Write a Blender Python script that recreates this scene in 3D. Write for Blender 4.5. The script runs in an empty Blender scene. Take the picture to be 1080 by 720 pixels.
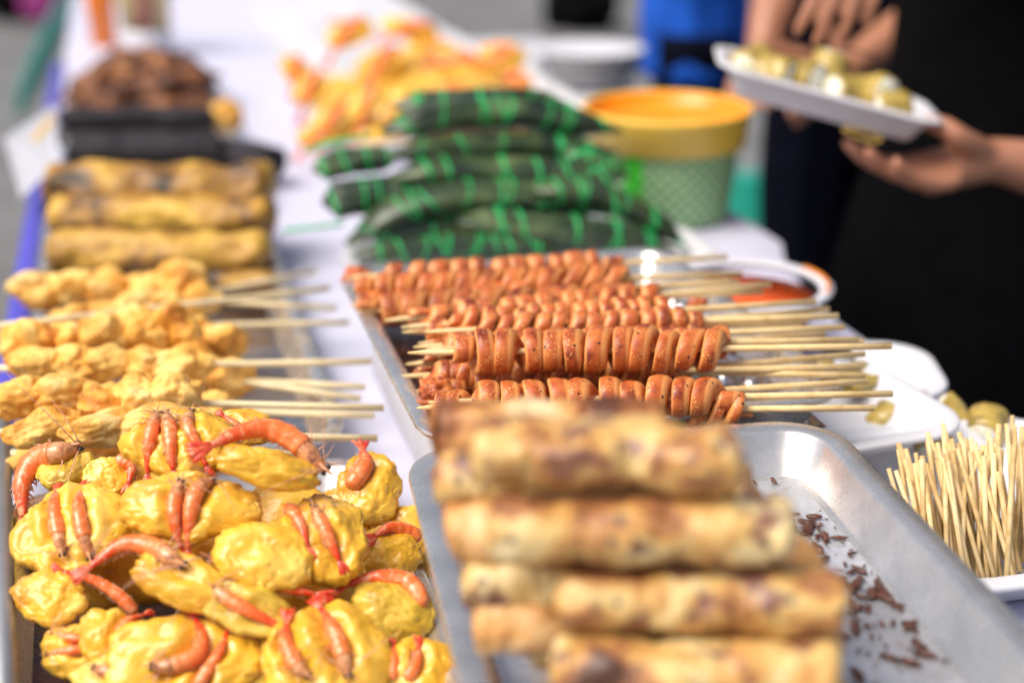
import bpy, math, random
from mathutils import Vector as V, Matrix, noise
R = random.Random(7)
S = bpy.context.scene
COL = S.collection
PI = math.pi
TZ = 0.75                      # table top height

# ------------------------------------------------------------------ camera
TH = math.radians(15.2); PT = math.radians(20.47); H = 0.48
CAM = V((0, 0, TZ + H))
fh = V((math.sin(TH), math.cos(TH), 0))
CF = fh*math.cos(PT) - V((0, 0, 1))*math.sin(PT)
CR = V((math.cos(TH), -math.sin(TH), 0))
CU = fh*math.sin(PT) + V((0, 0, 1))*math.cos(PT)
def ray(x, y): return CF + CR*((x-540)/1500) + CU*((360-y)/1500)
def PX(x, y, z):               # point at height z above the table top
    d = ray(x, y); return CAM + d*((z-H)/d.z)
def PD(x, y, depth): return CAM + ray(x, y)*depth
def PY(x, y, Y):
    d = ray(x, y); return CAM + d*(Y/d.y)
cam = bpy.data.objects.new('camera', bpy.data.cameras.new('camera')); COL.objects.link(cam)
cam.location = CAM; cam.rotation_euler = (PI/2-PT, 0, -TH)
cam.data.lens = 50; cam.data.sensor_width = 36; cam.data.clip_end = 200; cam.data.clip_start = .02
cam.data.dof.use_dof = True; cam.data.dof.focus_distance = .91; cam.data.dof.aperture_fstop = 2.5
cam.data.dof.aperture_blades = 0
S.camera = cam
S.view_settings.view_transform = 'Standard'; S.view_settings.look = 'None'; S.view_settings.exposure = .70

# ------------------------------------------------------------------ light
w = bpy.data.worlds.new('World'); S.world = w; w.use_nodes = True
nt = w.node_tree; bg = nt.nodes['Background']
sky = nt.nodes.new('ShaderNodeTexSky'); sky.sky_type = 'NISHITA'; sky.sun_disc = False
EL, AZ = math.radians(56), math.radians(-105)
sky.sun_elevation = EL; sky.sun_rotation = AZ; sky.air_density = 1.0; sky.dust_density = 6.0
nt.links.new(sky.outputs[0], bg.inputs[0]); bg.inputs[1].default_value = .09
sd = bpy.data.lights.new('sun', 'SUN'); sd.energy = 2.0; sd.angle = math.radians(38); sd.color = (1, .95, .88)
so = bpy.data.objects.new('sun', sd); COL.objects.link(so)
dirs = V((math.sin(AZ)*math.cos(EL), math.cos(AZ)*math.cos(EL), math.sin(EL)))
so.rotation_euler = dirs.to_track_quat('Z', 'Y').to_euler(); so.location = (0, 0, 5)

# ------------------------------------------------------------------ materials
def newmat(name):
    m = bpy.data.materials.new(name); m.use_nodes = True
    return m, m.node_tree, m.node_tree.nodes['Principled BSDF']
def nd(nt, t, **k):
    n = nt.nodes.new(t)
    for a, v in k.items(): setattr(n, a, v)
    return n
def lnk(nt, a, b): nt.links.new(a, b)
def coords(nt):
    tc = nd(nt, 'ShaderNodeTexCoord'); oi = nd(nt, 'ShaderNodeObjectInfo')
    ad = nd(nt, 'ShaderNodeVectorMath', operation='ADD')
    mu = nd(nt, 'ShaderNodeVectorMath', operation='SCALE'); mu.inputs['Scale'].default_value = 7.3
    cx = nd(nt, 'ShaderNodeCombineXYZ')
    lnk(nt, oi.outputs['Random'], cx.inputs[0]); lnk(nt, oi.outputs['Random'], cx.inputs[1])
    lnk(nt, cx.outputs[0], mu.inputs[0]); lnk(nt, tc.outputs['Object'], ad.inputs[0]); lnk(nt, mu.outputs[0], ad.inputs[1])
    return ad.outputs[0], oi.outputs['Random']
def noisen(nt, vec, scale, detail=4, rough=.55, dist=0.0):
    n = nd(nt, 'ShaderNodeTexNoise'); n.inputs['Scale'].default_value = scale; n.inputs['Detail'].default_value = detail
    n.inputs['Roughness'].default_value = rough; n.inputs['Distortion'].default_value = dist
    lnk(nt, vec, n.inputs['Vector']); return n.outputs['Fac']
def ramp(nt, fac, stops, interp='LINEAR'):
    r = nd(nt, 'ShaderNodeValToRGB'); r.color_ramp.interpolation = interp
    e = r.color_ramp.elements
    while len(e) < len(stops): e.new(.5)
    for i, (p, c) in enumerate(stops):
        e[i].position = p; e[i].color = tuple(c)+(1,) if len(c) == 3 else c
    lnk(nt, fac, r.inputs[0]); return r.outputs[0]
def mix(nt, fac, a, b, mode='MIX'):
    m = nd(nt, 'ShaderNodeMix', data_type='RGBA', blend_type=mode)
    if isinstance(fac, (int, float)): m.inputs[0].default_value = fac
    else: lnk(nt, fac, m.inputs[0])
    for s, v in ((6, a), (7, b)):
        if isinstance(v, tuple): m.inputs[s].default_value = v+(1,)
        else: lnk(nt, v, m.inputs[s])
    return m.outputs[2]
def math_(nt, op, a, b=0.0, clamp=False):
    m = nd(nt, 'ShaderNodeMath', operation=op, use_clamp=clamp)
    for s, v in ((0, a), (1, b)):
        if isinstance(v, (int, float)): m.inputs[s].default_value = v
        else: lnk(nt, v, m.inputs[s])
    return m.outputs[0]
def attr(nt, name):
    a = nd(nt, 'ShaderNodeAttribute', attribute_name=name); return a.outputs['Fac']
def bump(nt, bs, h, strength=.4, dist=.001):
    b = nd(nt, 'ShaderNodeBump'); b.inputs['Strength'].default_value = strength; b.inputs['Distance'].default_value = dist
    lnk(nt, h, b.inputs['Height']); lnk(nt, b.outputs[0], bs.inputs['Normal'])
def food(name, stops, scale, rough=.45, sss=.12, bscale=300, bstr=.5, bdist=.001, hue=.0, speck=None, coat=0, sssr=.004, dist=.5, ramp2=None, spec=.5):
    m, nt, bs = newmat(name); vec, rnd = coords(nt)
    f = noisen(nt, vec, scale, 5, .6, dist); c = ramp(nt, f, stops)
    if ramp2:
        sc, st, am = ramp2
        f2 = noisen(nt, vec, sc, 3, .5); mk = ramp(nt, f2, [(st, (0, 0, 0)), (min(1, st+.1), (1, 1, 1))])
        c = mix(nt, mk, c, am)
    if speck:
        sc, th, col = speck
        v = nd(nt, 'ShaderNodeTexVoronoi'); v.inputs['Scale'].default_value = sc; lnk(nt, vec, v.inputs['Vector'])
        mk = math_(nt, 'LESS_THAN', v.outputs['Distance'], th); c = mix(nt, mk, c, col)
    if hue:
        hs = nd(nt, 'ShaderNodeHueSaturation'); lnk(nt, c, hs.inputs['Color'])
        mr = nd(nt, 'ShaderNodeMapRange'); mr.inputs[3].default_value = 1-hue; mr.inputs[4].default_value = 1+hue
        lnk(nt, rnd, mr.inputs[0]); lnk(nt, mr.outputs[0], hs.inputs['Value']); c = hs.outputs[0]
    lnk(nt, c, bs.inputs['Base Color'])
    rr = noisen(nt, vec, scale*3, 3); ro = nd(nt, 'ShaderNodeMapRange'); lnk(nt, rr, ro.inputs[0])
    ro.inputs[1].default_value = .3; ro.inputs[2].default_value = .7
    ro.inputs[3].default_value = max(.05, rough-.15); ro.inputs[4].default_value = rough+.15
    lnk(nt, ro.outputs[0], bs.inputs['Roughness'])
    bs.inputs['Subsurface Weight'].default_value = sss; bs.inputs['Subsurface Radius'].default_value = (1, .5, .2)
    bs.inputs['Subsurface Scale'].default_value = sssr; bs.inputs['Coat Weight'].default_value = coat; bs.inputs['Coat Roughness'].default_value = .15
    bs.inputs['Specular IOR Level'].default_value = spec
    a = noisen(nt, vec, bscale, 4, .65); b2 = noisen(nt, vec, bscale*.22, 3)
    bump(nt, bs, math_(nt, 'ADD', a, math_(nt, 'MULTIPLY', b2, 2.0)), bstr, bdist)
    return m
def plain(name, col, rough=.5, metal=0, bscale=0, bstr=.2, var=.0, vscale=20, spec=.5, trans=0, bdist=.001, sheen=0, coat=0):
    m, nt, bs = newmat(name); vec, rnd = coords(nt)
    if var:
        f = noisen(nt, vec, vscale, 5)
        c = ramp(nt, f, [(.3, tuple(max(0, x*(1-var)) for x in col)), (.7, tuple(min(1, x*(1+var)) for x in col))]); lnk(nt, c, bs.inputs['Base Color'])
    else: bs.inputs['Base Color'].default_value = col+(1,)
    bs.inputs['Roughness'].default_value = rough; bs.inputs['Metallic'].default_value = metal
    bs.inputs['Specular IOR Level'].default_value = spec; bs.inputs['Transmission Weight'].default_value = trans
    bs.inputs['Sheen Weight'].default_value = sheen; bs.inputs['Coat Weight'].default_value = coat
    if bscale: bump(nt, bs, noisen(nt, vec, bscale, 4), bstr, bdist)
    return m

M = {}
M['batter'] = food('batter', [(.34, (.60, .27, .014)), (.44, (.77, .41, .030)), (.54, (.88, .50, .040)), (.68, (.92, .60, .11))], 24, .30, .12, 620, .5, .0005, .05, ramp2=(60, .64, (.66, .29, .015)), coat=.3)
M['batter_green'] = food('batter_green', [(.34, (.46, .26, .02)), (.5, (.70, .46, .05)), (.66, (.82, .58, .11))], 40, .4, .15, 420, .45, .0006, .05, speck=(240, .12, (.25, .28, .04)), coat=.15)
M['chicken'] = food('chicken', [(.34, (.56, .18, .015)), (.44, (.80, .37, .045)), (.54, (.90, .53, .12)), (.66, (.94, .67, .25))], 22, .5, .18, 260, .8, .002, .06)
M['battered_roll'] = food('battered_roll', [(.36, (.05, .035, .02)), (.45, (.26, .12, .018)), (.55, (.48, .26, .035)), (.66, (.70, .43, .07))], 14, .45, .1, 240, .6, .0015, .06)
M['roll'] = food('roll', [(.33, (.08, .03, .015)), (.42, (.33, .13, .045)), (.48, (.58, .30, .08)), (.56, (.68, .47, .17)), (.66, (.76, .62, .34))], 30, .42, .15, 260, .6, .0012, .06, ramp2=(60, .56, (.20, .08, .05)), coat=.15, speck=(70, .16, (.10, .07, .05)))
M['roll_dark'] = food('roll_dark', [(.34, (.10, .03, .01)), (.44, (.34, .12, .035)), (.54, (.64, .33, .10)), (.68, (.78, .58, .32))], 22, .45, .12, 260, .6, .0012, .06)
M['dark'] = food('dark', [(.3, (.012, .011, .014)), (.6, (.028, .025, .03)), (.85, (.05, .045, .05))], 40, .6, 0, 200, .4, .001, spec=.2)
M['nugget'] = food('nugget', [(.35, (.05, .018, .010)), (.5, (.20, .07, .025)), (.65, (.42, .18, .06))], 22, .5, .05, 150, .8, .003)
M['fill'] = food('fill', [(.3, (.40, .45, .15)), (.5, (.82, .80, .70)), (.75, (.85, .82, .75))], 90, .45, .2, 300, .4, .001, speck=(120, .22, (.85, .28, .08)))
M['wrap'] = food('wrap', [(.3, (.20, .14, .03)), (.55, (.45, .32, .07)), (.8, (.62, .46, .14))], 50, .3, .1, 200, .5, .001, coat=.3)
M['debris'] = plain('debris', (.09, .03, .015), .4, 0, 200, .5, .6, 200)
M['stick'] = food('stick', [(.3, (.60, .40, .16)), (.5, (.74, .53, .25)), (.75, (.80, .62, .34))], 60, .55, .08, 500, .3, .0004, .12)
M['stick_pale'] = food('stick_pale', [(.3, (.70, .55, .30)), (.5, (.80, .67, .40)), (.75, (.86, .74, .48))], 60, .55, .1, 500, .3, .0004, .08)
M['stick_mid'] = food('stick_mid', [(.38, (.52, .34, .13)), (.5, (.70, .50, .23)), (.62, (.78, .60, .32))], 40, .55, .08, 500, .3, .0004, .15)
M['cloth'] = plain('cloth', (.58, .58, .71), .6, 0, 14, .25, .03, 6, bdist=.004)
M['white'] = plain('white', (.60, .60, .64), .45, 0, 60, .15, .02, 30)
M['foam'] = plain('foam', (.64, .64, .67), .5, 0, 500, .12, .015, 200)
M['blue_plastic'] = plain('blue_plastic', (.09, .08, .50), .35, 0, 30, .2, .1, 20)
M['steel_dark'] = plain('steel_dark', (.33, .34, .35), .45, .6, 60, .1, .1, 20)
M['string'] = plain('string', (.012, .46, .11), .4, 0, 300, .3, .25, 60)
M['black_cloth'] = plain('black_cloth', (.0022, .0022, .003), .9, 0, 160, .3, .3, 30, spec=.06)
M['navy_cloth'] = plain('navy_cloth', (.003, .004, .010), .9, 0, 160, .3, .3, 30, spec=.06)
M['blue_cloth'] = plain('blue_cloth', (.01, .09, .50), .8, 0, 120, .3, .25, 12, spec=.2)
M['hair'] = plain('hair', (.012, .009, .008), .5)
M['eye'] = plain('eye', (.008, .006, .006), .12, coat=.5)
M['orange'] = plain('orange', (.95, .27, .005), .3, 0, 60, .1, .12, 14)
M['bucket_rim'] = plain('bucket_rim', (.92, .60, .08), .35, 0, 60, .1, .05, 20)
M['sauce'] = plain('sauce', (.95, .10, .005), .12, 0, 60, .1, .25, 40, coat=.5)
M['teal'] = plain('teal', (.012, .30, .22), .4, 0, 40, .2, .15, 10)
M['magenta'] = plain('magenta', (.25, .015, .16), .6, 0, 40, .2, .2, 10)
M['orange_drink'] = plain('orange_drink', (.90, .22, .01), .15, coat=.4)
M['asphalt'] = plain('asphalt', (.15, .15, .15), .85, 0, 90, .6, .25, 2.5, bdist=.005)
M['wood'] = plain('wood', (.50, .30, .16), .6, 0, 60, .3, .2, 20)
M['shoe'] = plain('shoe', (.012, .012, .014), .5)
M['yellow_ink'] = plain('yellow_ink', (.80, .50, .12), .5)
M['band'] = plain('band', (.65, .42, .10), .3)
def steel():
    m, nt, bs = newmat('steel'); vec, rnd = coords(nt)
    bs.inputs['Metallic'].default_value = .8
    c = ramp(nt, noisen(nt, vec, 25, 5), [(.3, (.58, .56, .53)), (.7, (.80, .77, .73))]); lnk(nt, c, bs.inputs['Base Color'])
    r = nd(nt, 'ShaderNodeMapRange'); lnk(nt, noisen(nt, vec, 60, 5, .7), r.inputs[0]); r.inputs[3].default_value = .14; r.inputs[4].default_value = .40
    lnk(nt, r.outputs[0], bs.inputs['Roughness']); bump(nt, bs, noisen(nt, vec, 30, 3), .12, .002); return m
M['steel'] = steel()
def oily():
    m, nt, bs = newmat('oily_steel'); vec, rnd = coords(nt)
    bs.inputs['Metallic'].default_value = .9
    c = ramp(nt, noisen(nt, vec, 18, 5, .6, .6), [(.3, (.20, .09, .04)), (.5, (.42, .34, .28)), (.7, (.62, .63, .66))]); lnk(nt, c, bs.inputs['Base Color'])
    bs.inputs['Roughness'].default_value = .25; bump(nt, bs, noisen(nt, vec, 60, 3), .2, .001); return m
M['oily'] = oily()
def foil():
    m, nt, bs = newmat('foil'); vec, rnd = coords(nt)
    bs.inputs['Metallic'].default_value = .9; bs.inputs['Roughness'].default_value = .16
    c = ramp(nt, noisen(nt, vec, 30, 4, .6, 1), [(.35, (.16, .08, .06)), (.5, (.55, .52, .52)), (.7, (.80, .80, .84))]); lnk(nt, c, bs.inputs['Base Color'])
    return m
M['foil'] = foil()
def mud():
    m, nt, bs = newmat('tray_grease'); vec, rnd = coords(nt)
    c = ramp(nt, noisen(nt, vec, 40, 4, .6, 1), [(.35, (.02, .008, .006)), (.6, (.09, .03, .018)), (.8, (.25, .10, .04))]); lnk(nt, c, bs.inputs['Base Color'])
    bs.inputs['Roughness'].default_value = .2; bump(nt, bs, noisen(nt, vec, 120, 4), .5, .002); return m
M['grease'] = mud()
def film():
    m, nt, bs = newmat('oil_film'); vec, rnd = coords(nt)
    c = ramp(nt, noisen(nt, vec, 14, 5, .6, .8), [(.35, (.44, .44, .46)), (.5, (.56, .57, .60)), (.65, (.66, .67, .71))])
    c = mix(nt, ramp(nt, noisen(nt, vec, 30, 5, .65, 1.5), [(.60, (0, 0, 0)), (.70, (.7, .7, .7))]), c, (.30, .17, .09))
    lnk(nt, c, bs.inputs['Base Color']); bs.inputs['Metallic'].default_value = .5
    r = nd(nt, 'ShaderNodeMapRange'); lnk(nt, noisen(nt, vec, 22, 4, .7, 1), r.inputs[0]); r.inputs[1].default_value = .35; r.inputs[2].default_value = .65; r.inputs[3].default_value = .08; r.inputs[4].default_value = .5
    lnk(nt, r.outputs[0], bs.inputs['Roughness']); bs.inputs['Coat Weight'].default_value = .3; bump(nt, bs, noisen(nt, vec, 45, 4), .25, .002); return m
M['film'] = film()
def leaf():
    m, nt, bs = newmat('leaf'); vec, rnd = coords(nt)
    c = ramp(nt, noisen(nt, vec, 16, 5, .6, 1), [(.36, (.008, .016, .010)), (.46, (.020, .042, .020)), (.56, (.05, .085, .028)), (.70, (.13, .17, .07))])
    wv = nd(nt, 'ShaderNodeAttribute', attribute_name='ang').outputs['Fac']
    sn = math_(nt, 'SINE', math_(nt, 'MULTIPLY', wv, 40.0))
    c = mix(nt, math_(nt, 'MULTIPLY', math_(nt, 'ADD', sn, 1.0), .12), c, (.12, .15, .07))
    lnk(nt, c, bs.inputs['Base Color']); bs.inputs['Roughness'].default_value = .36; bs.inputs['Coat Weight'].default_value = .2
    bump(nt, bs, math_(nt, 'ADD', math_(nt, 'MULTIPLY', sn, .3), noisen(nt, vec, 60, 4)), .35, .002); return m
M['leaf'] = leaf()
def sausage_mat():
    m, nt, bs = newmat('sausage'); vec, rnd = coords(nt)
    rad = attr(nt, 'rad'); nz = noisen(nt, vec, 55, 5, .6)
    outer = ramp(nt, nz, [(.34, (.18, .022, .006)), (.48, (.46, .095, .018)), (.66, (.62, .19, .04))])
    inner = ramp(nt, nz, [(.34, (.30, .05, .012)), (.5, (.52, .13, .03)), (.68, (.66, .24, .07))])
    c = mix(nt, ramp(nt, rad, [(.78, (0, 0, 0)), (.93, (1, 1, 1))]), inner, outer)
    rim = ramp(nt, attr(nt, 'rim'), [(.35, (0, 0, 0)), (.9, (.8, .8, .8))]); c = mix(nt, rim, c, (.80, .34, .10))
    v = nd(nt, 'ShaderNodeTexVoronoi'); v.inputs['Scale'].default_value = 520; lnk(nt, vec, v.inputs['Vector'])
    mk = math_(nt, 'MULTIPLY', math_(nt, 'LESS_THAN', v.outputs['Distance'], .24), math_(nt, 'GREATER_THAN', noisen(nt, vec, 70, 3), .50))
    c = mix(nt, mk, c, (.90, .50, .16))
    v2 = nd(nt, 'ShaderNodeTexVoronoi'); v2.inputs['Scale'].default_value = 110; lnk(nt, vec, v2.inputs['Vector'])
    mk2 = math_(nt, 'LESS_THAN', v2.outputs['Distance'], .11); c = mix(nt, mk2, c, (.03, .01, .006))
    hs = nd(nt, 'ShaderNodeHueSaturation'); lnk(nt, c, hs.inputs['Color'])
    mr = nd(nt, 'ShaderNodeMapRange'); mr.inputs[3].default_value = .85; mr.inputs[4].default_value = 1.15
    lnk(nt, rnd, mr.inputs[0]); lnk(nt, mr.outputs[0], hs.inputs['Value'])
    lnk(nt, hs.outputs[0], bs.inputs['Base Color'])
    bs.inputs['Roughness'].default_value = .40; bs.inputs['Coat Weight'].default_value = .08; bs.inputs['Subsurface Weight'].default_value = .12
    bs.inputs['Subsurface Radius'].default_value = (1, .3, .1); bs.inputs['Subsurface Scale'].default_value = .003
    bump(nt, bs, noisen(nt, vec, 260, 4, .7), .5, .0009); return m
M['sausage'] = sausage_mat()
def shrimp_mat(name, headish):
    m, nt, bs = newmat(name); vec, rnd = coords(nt)
    t = attr(nt, 't'); sg = attr(nt, 'seg'); nz = noisen(nt, vec, 150, 4, .65, 1.2)
    if headish:
        c = ramp(nt, nz, [(.3, (.18, .06, .03)), (.5, (.62, .26, .10)), (.7, (.80, .48, .26))])
        c = mix(nt, ramp(nt, t, [(.82, (0, 0, 0)), (1, (.75, .75, .75))]), c, (.07, .03, .02))
    else:
        c = ramp(nt, t, [(0, (.62, .020, .006)), (.16, (.80, .065, .012)), (.4, (.88, .14, .022)), (.75, (.90, .20, .04)), (1, (.80, .22, .06))])
        c = mix(nt, ramp(nt, nz, [(.50, (0, 0, 0)), (.64, (.8, .8, .8))]), c, (.93, .42, .20))
        c = mix(nt, ramp(nt, sg, [(.0, (.30, .30, .30)), (.18, (.0, .0, .0)), (.9, (0, 0, 0)), (1, (.35, .35, .35))]), c, (.95, .50, .30))
    lnk(nt, c, bs.inputs['Base Color']); bs.inputs['Roughness'].default_value = .30; bs.inputs['Coat Weight'].default_value = .25
    bs.inputs['Subsurface Weight'].default_value = .18; bs.inputs['Subsurface Radius'].default_value = (1, .35, .15); bs.inputs['Subsurface Scale'].default_value = .003
    bump(nt, bs, noisen(nt, vec, 350, 3), .3, .0006); return m
M['shrimp'] = shrimp_mat('shrimp', 0); M['shrimp_head'] = shrimp_mat('shrimp_head', 1)
M['tail'] = food('tail', [(.38, (.58, .022, .010)), (.52, (.80, .085, .025)), (.66, (.90, .30, .15))], 160, .3, .25, 400, .4, .0006, coat=.3)
M['feeler'] = food('feeler', [(.3, (.45, .16, .09)), (.6, (.75, .42, .28)), (.8, (.85, .62, .48))], 160, .35, .3, 400, .3, .0005)
def skin():
    m = food('skin', [(.3, (.36, .155, .085)), (.7, (.44, .20, .12))], 14, .45, .25, 500, .2, .0005, sssr=.008, dist=0)
    return m
M['skin'] = skin()
def glass():
    m, nt, bs = newmat('clear_plastic'); bs.inputs['Base Color'].default_value = (.97, .97, 1, 1)
    bs.inputs['Transmission Weight'].default_value = 1; bs.inputs['Roughness'].default_value = .06; bs.inputs['IOR'].default_value = 1.12; return m
M['glass'] = glass()
def bucket_mat():
    m, nt, bs = newmat('bucket_wall'); tc = nd(nt, 'ShaderNodeTexCoord')
    u, v = attr(nt, 'u'), attr(nt, 'v')
    a = math_(nt, 'ADD', math_(nt, 'MULTIPLY', u, 30.0), math_(nt, 'MULTIPLY', v, 8.0))
    b = math_(nt, 'SUBTRACT', math_(nt, 'MULTIPLY', u, 30.0), math_(nt, 'MULTIPLY', v, 8.0))
    la = math_(nt, 'LESS_THAN', math_(nt, 'ABSOLUTE', math_(nt, 'SUBTRACT', math_(nt, 'FRACT', a), .5)), .12)
    lb = math_(nt, 'LESS_THAN', math_(nt, 'ABSOLUTE', math_(nt, 'SUBTRACT', math_(nt, 'FRACT', b), .5)), .12)
    net = math_(nt, 'MAXIMUM', la, lb)
    c = mix(nt, net, (.035, .36, .04), (.66, .68, .52))
    pan = math_(nt, 'LESS_THAN', math_(nt, 'ABSOLUTE', math_(nt, 'SUBTRACT', u, .622)), .022)
    c = mix(nt, pan, c, (.06, .62, .03))
    lnk(nt, c, bs.inputs['Base Color']); bs.inputs['Roughness'].default_value = .4; return m
M['bucket_wall'] = bucket_mat()

# ------------------------------------------------------------------ mesh helpers
class MB:
    def __init__(s): s.v = []; s.f = []; s.a = {}
    def add(s, vs, fs, **attrs):
        o = len(s.v); s.v += [V(p) for p in vs]; s.f += [tuple(i+o for i in f) for f in fs]
        for k, vals in attrs.items():
            l = s.a.setdefault(k, []); l += [0.0]*(o-len(l)); l += list(vals)
        return s
    def build(s, name, mat, parent=None, smooth=True):
        me = bpy.data.meshes.new(name)
        off = V(parent.matrix_world.translation) if parent is not None and parent.type == 'EMPTY' else V()
        if parent is not None and parent.type != 'EMPTY': off = V(parent['_off'])
        if parent is None: off = sum(s.v, V())/max(1, len(s.v)); off.z = min(p.z for p in s.v)
        me.from_pydata([tuple(p-off) for p in s.v], [], s.f); me.materials.append(mat)
        if smooth: me.polygons.foreach_set('use_smooth', [True]*len(me.polygons))
        for k, vals in s.a.items():
            vals += [0.0]*(len(s.v)-len(vals)); a = me.attributes.new(k, 'FLOAT', 'POINT'); a.data.foreach_set('value', vals)
        me.update()
        o = bpy.data.objects.new(name, me); COL.objects.link(o)
        if parent is None: o.location = off
        else: o.parent = parent
        o['_off'] = tuple(off); OBJS.append(o)
        return o
OBJS = []
def tag(o, label=None, cat=None, group=None, kind=None):
    for k, v in (('label', label), ('category', cat), ('group', group), ('kind', kind)):
        if v: o[k] = v
    return o
def thing(name, loc, label, cat, group=None):
    o = bpy.data.objects.new(name, None); COL.objects.link(o); o.location = loc; o.empty_display_size = .01
    o.matrix_world = Matrix.Translation(loc); return tag(o, label, cat, group)

def smooth_path(pts, n):
    pts = [V(p) for p in pts]
    if len(pts) == 2: return [pts[0].lerp(pts[1], i/(n-1)) for i in range(n)]
    P = [pts[0]*2-pts[1]]+pts+[pts[-1]*2-pts[-2]]; L = [0]
    for i in range(len(pts)-1): L.append(L[-1]+(pts[i+1]-pts[i]).length)
    out = []
    for k in range(n):
        d = L[-1]*k/(n-1); i = 0
        while i < len(pts)-2 and d > L[i+1]: i += 1
        t = (d-L[i])/max(1e-9, L[i+1]-L[i]); a, b, c, e = P[i:i+4]
        out.append(.5*((2*b)+(c-a)*t+(2*a-5*b+4*c-e)*t*t+(3*b-a-3*c+e)*t**3))
    return out
def frames(path, up=V((0, 0, 1))):
    fr = []; n = len(path); u0 = None
    for i in range(n):
        t = (path[min(i+1, n-1)]-path[max(i-1, 0)]).normalized()
        u = (up if u0 is None else u0); u = u-t*u.dot(t)
        if u.length < 1e-4: u = V((1, 0, 0))-t*t.x
        u.normalize(); u0 = u; fr.append((t, u, t.cross(u)))
    return fr
def tube(mb, path, rads, n=12, up=V((0, 0, 1)), flat=1.0, caps=True, prof=None, attrs=None):
    fr = frames(path, up); vs = []; N = len(path); A = {'t': [], 'ang': [], 'seg': []}
    for i, p in enumerate(path):
        t, u, s = fr[i]; r = rads[i] if isinstance(rads, (list, tuple)) else rads
        for k in range(n):
            a = 2*PI*k/n; q = prof(i/(N-1), a) if prof else 1.0
            vs.append(p+(s*math.cos(a)+u*math.sin(a)*flat)*r*q)
            A['t'].append(i/(N-1)); A['ang'].append(k/n); A['seg'].append(attrs[i] if attrs else 0)
    fs = [(i*n+k, i*n+(k+1) % n, (i+1)*n+(k+1) % n, (i+1)*n+k) for i in range(N-1) for k in range(n)]
    if caps:
        for e, idx in ((0, 0), (1, N-1)):
            vs.append(path[idx]); A['t'].append(float(e)); A['ang'].append(0); A['seg'].append(0); c = len(vs)-1
            fs += [((idx*n+(k+1) % n, idx*n+k, c) if e == 0 else (idx*n+k, idx*n+(k+1) % n, c)) for k in range(n)]
    return mb.add(vs, fs, **A)
_ico = {}
def ico(l):
    if l not in _ico:
        import bmesh
        b = bmesh.new(); bmesh.ops.create_icosphere(b, subdivisions=l, radius=1)
        _ico[l] = ([v.co.copy() for v in b.verts], [tuple(v.index for v in f.verts) for f in b.faces]); b.free()
    return _ico[l]
def blob(mb, c, ax, rad, lvl=3, amp=.15, freq=2.0, seed=0, amp2=.04, freq2=7):
    vs, fs = ico(lvl); sh = V((seed*3.7, seed*1.3, seed*.7)); out = []
    for p in vs:
        q = V(p); k = 1+amp*noise.noise(q*freq+sh)*2+amp2*noise.noise(q*freq2+sh)*2
        q = q*k; out.append(c+ax[0]*(q.x*rad[0])+ax[1]*(q.y*rad[1])+ax[2]*(q.z*rad[2]))
    return mb.add(out, fs)
WX = (V((1, 0, 0)), V((0, 1, 0)), V((0, 0, 1)))
def rrect(w, l, r, off, z, n=8):
    pts = []; w, l = w/2+off, l/2+off; r = max(.001, r+off)
    for cx, cy, a0 in ((w-r, l-r, 0), (-(w-r), l-r, 90), (-(w-r), -(l-r), 180), (w-r, -(l-r), 270)):
        for k in range(n+1):
            a = math.radians(a0+90*k/n); pts.append(V((cx+r*math.cos(a), cy+r*math.sin(a), z)))
    return pts
def rings(mb, rs, cap0=True, cap1=True):
    n = len(rs[0]); vs = [p for r in rs for p in r]
    fs = [(i*n+k, i*n+(k+1) % n, (i+1)*n+(k+1) % n, (i+1)*n+k) for i in range(len(rs)-1) for k in range(n)]
    if cap0: fs.append(tuple(range(n-1, -1, -1)))
    if cap1: fs.append(tuple((len(rs)-1)*n+k for k in range(n)))
    return mb.add(vs, fs)
def box(mb, c, sx, sy, sz, bev=.002, rz=0):
    mt = Matrix.Rotation(rz, 3, 'Z')
    rs = [rrect(sx, sy, bev, -bev, 0), rrect(sx, sy, bev, 0, bev), rrect(sx, sy, bev, 0, sz-bev), rrect(sx, sy, bev, -bev, sz)]
    return rings(mb, [[mt @ p+V(c) for p in r] for r in rs])
def lathe(mb, c, prof, n=48, axis=None):
    vs = []; U = []; W = []
    for j, (r, z) in enumerate(prof):
        for k in range(n):
            a = 2*PI*k/n; vs.append(V(c)+V((r*math.cos(a), r*math.sin(a), z))); U.append(k/n); W.append(j/(len(prof)-1))
    N = len(prof)
    fs = [(j*n+k, j*n+(k+1) % n, (j+1)*n+(k+1) % n, (j+1)*n+k) for j in range(N-1) for k in range(n)]
    return mb.add(vs, fs, u=U, v=W)

# ------------------------------------------------------------------ setting
g = MB(); g.add([(-40, -20, 0), (40, -20, 0), (40, 60, 0), (-40, 60, 0)], [(0, 1, 2, 3)])
o = g.build('ground', M['asphalt'], None, False); tag(o, kind='structure', label='grey pavement around the food stall')
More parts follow.
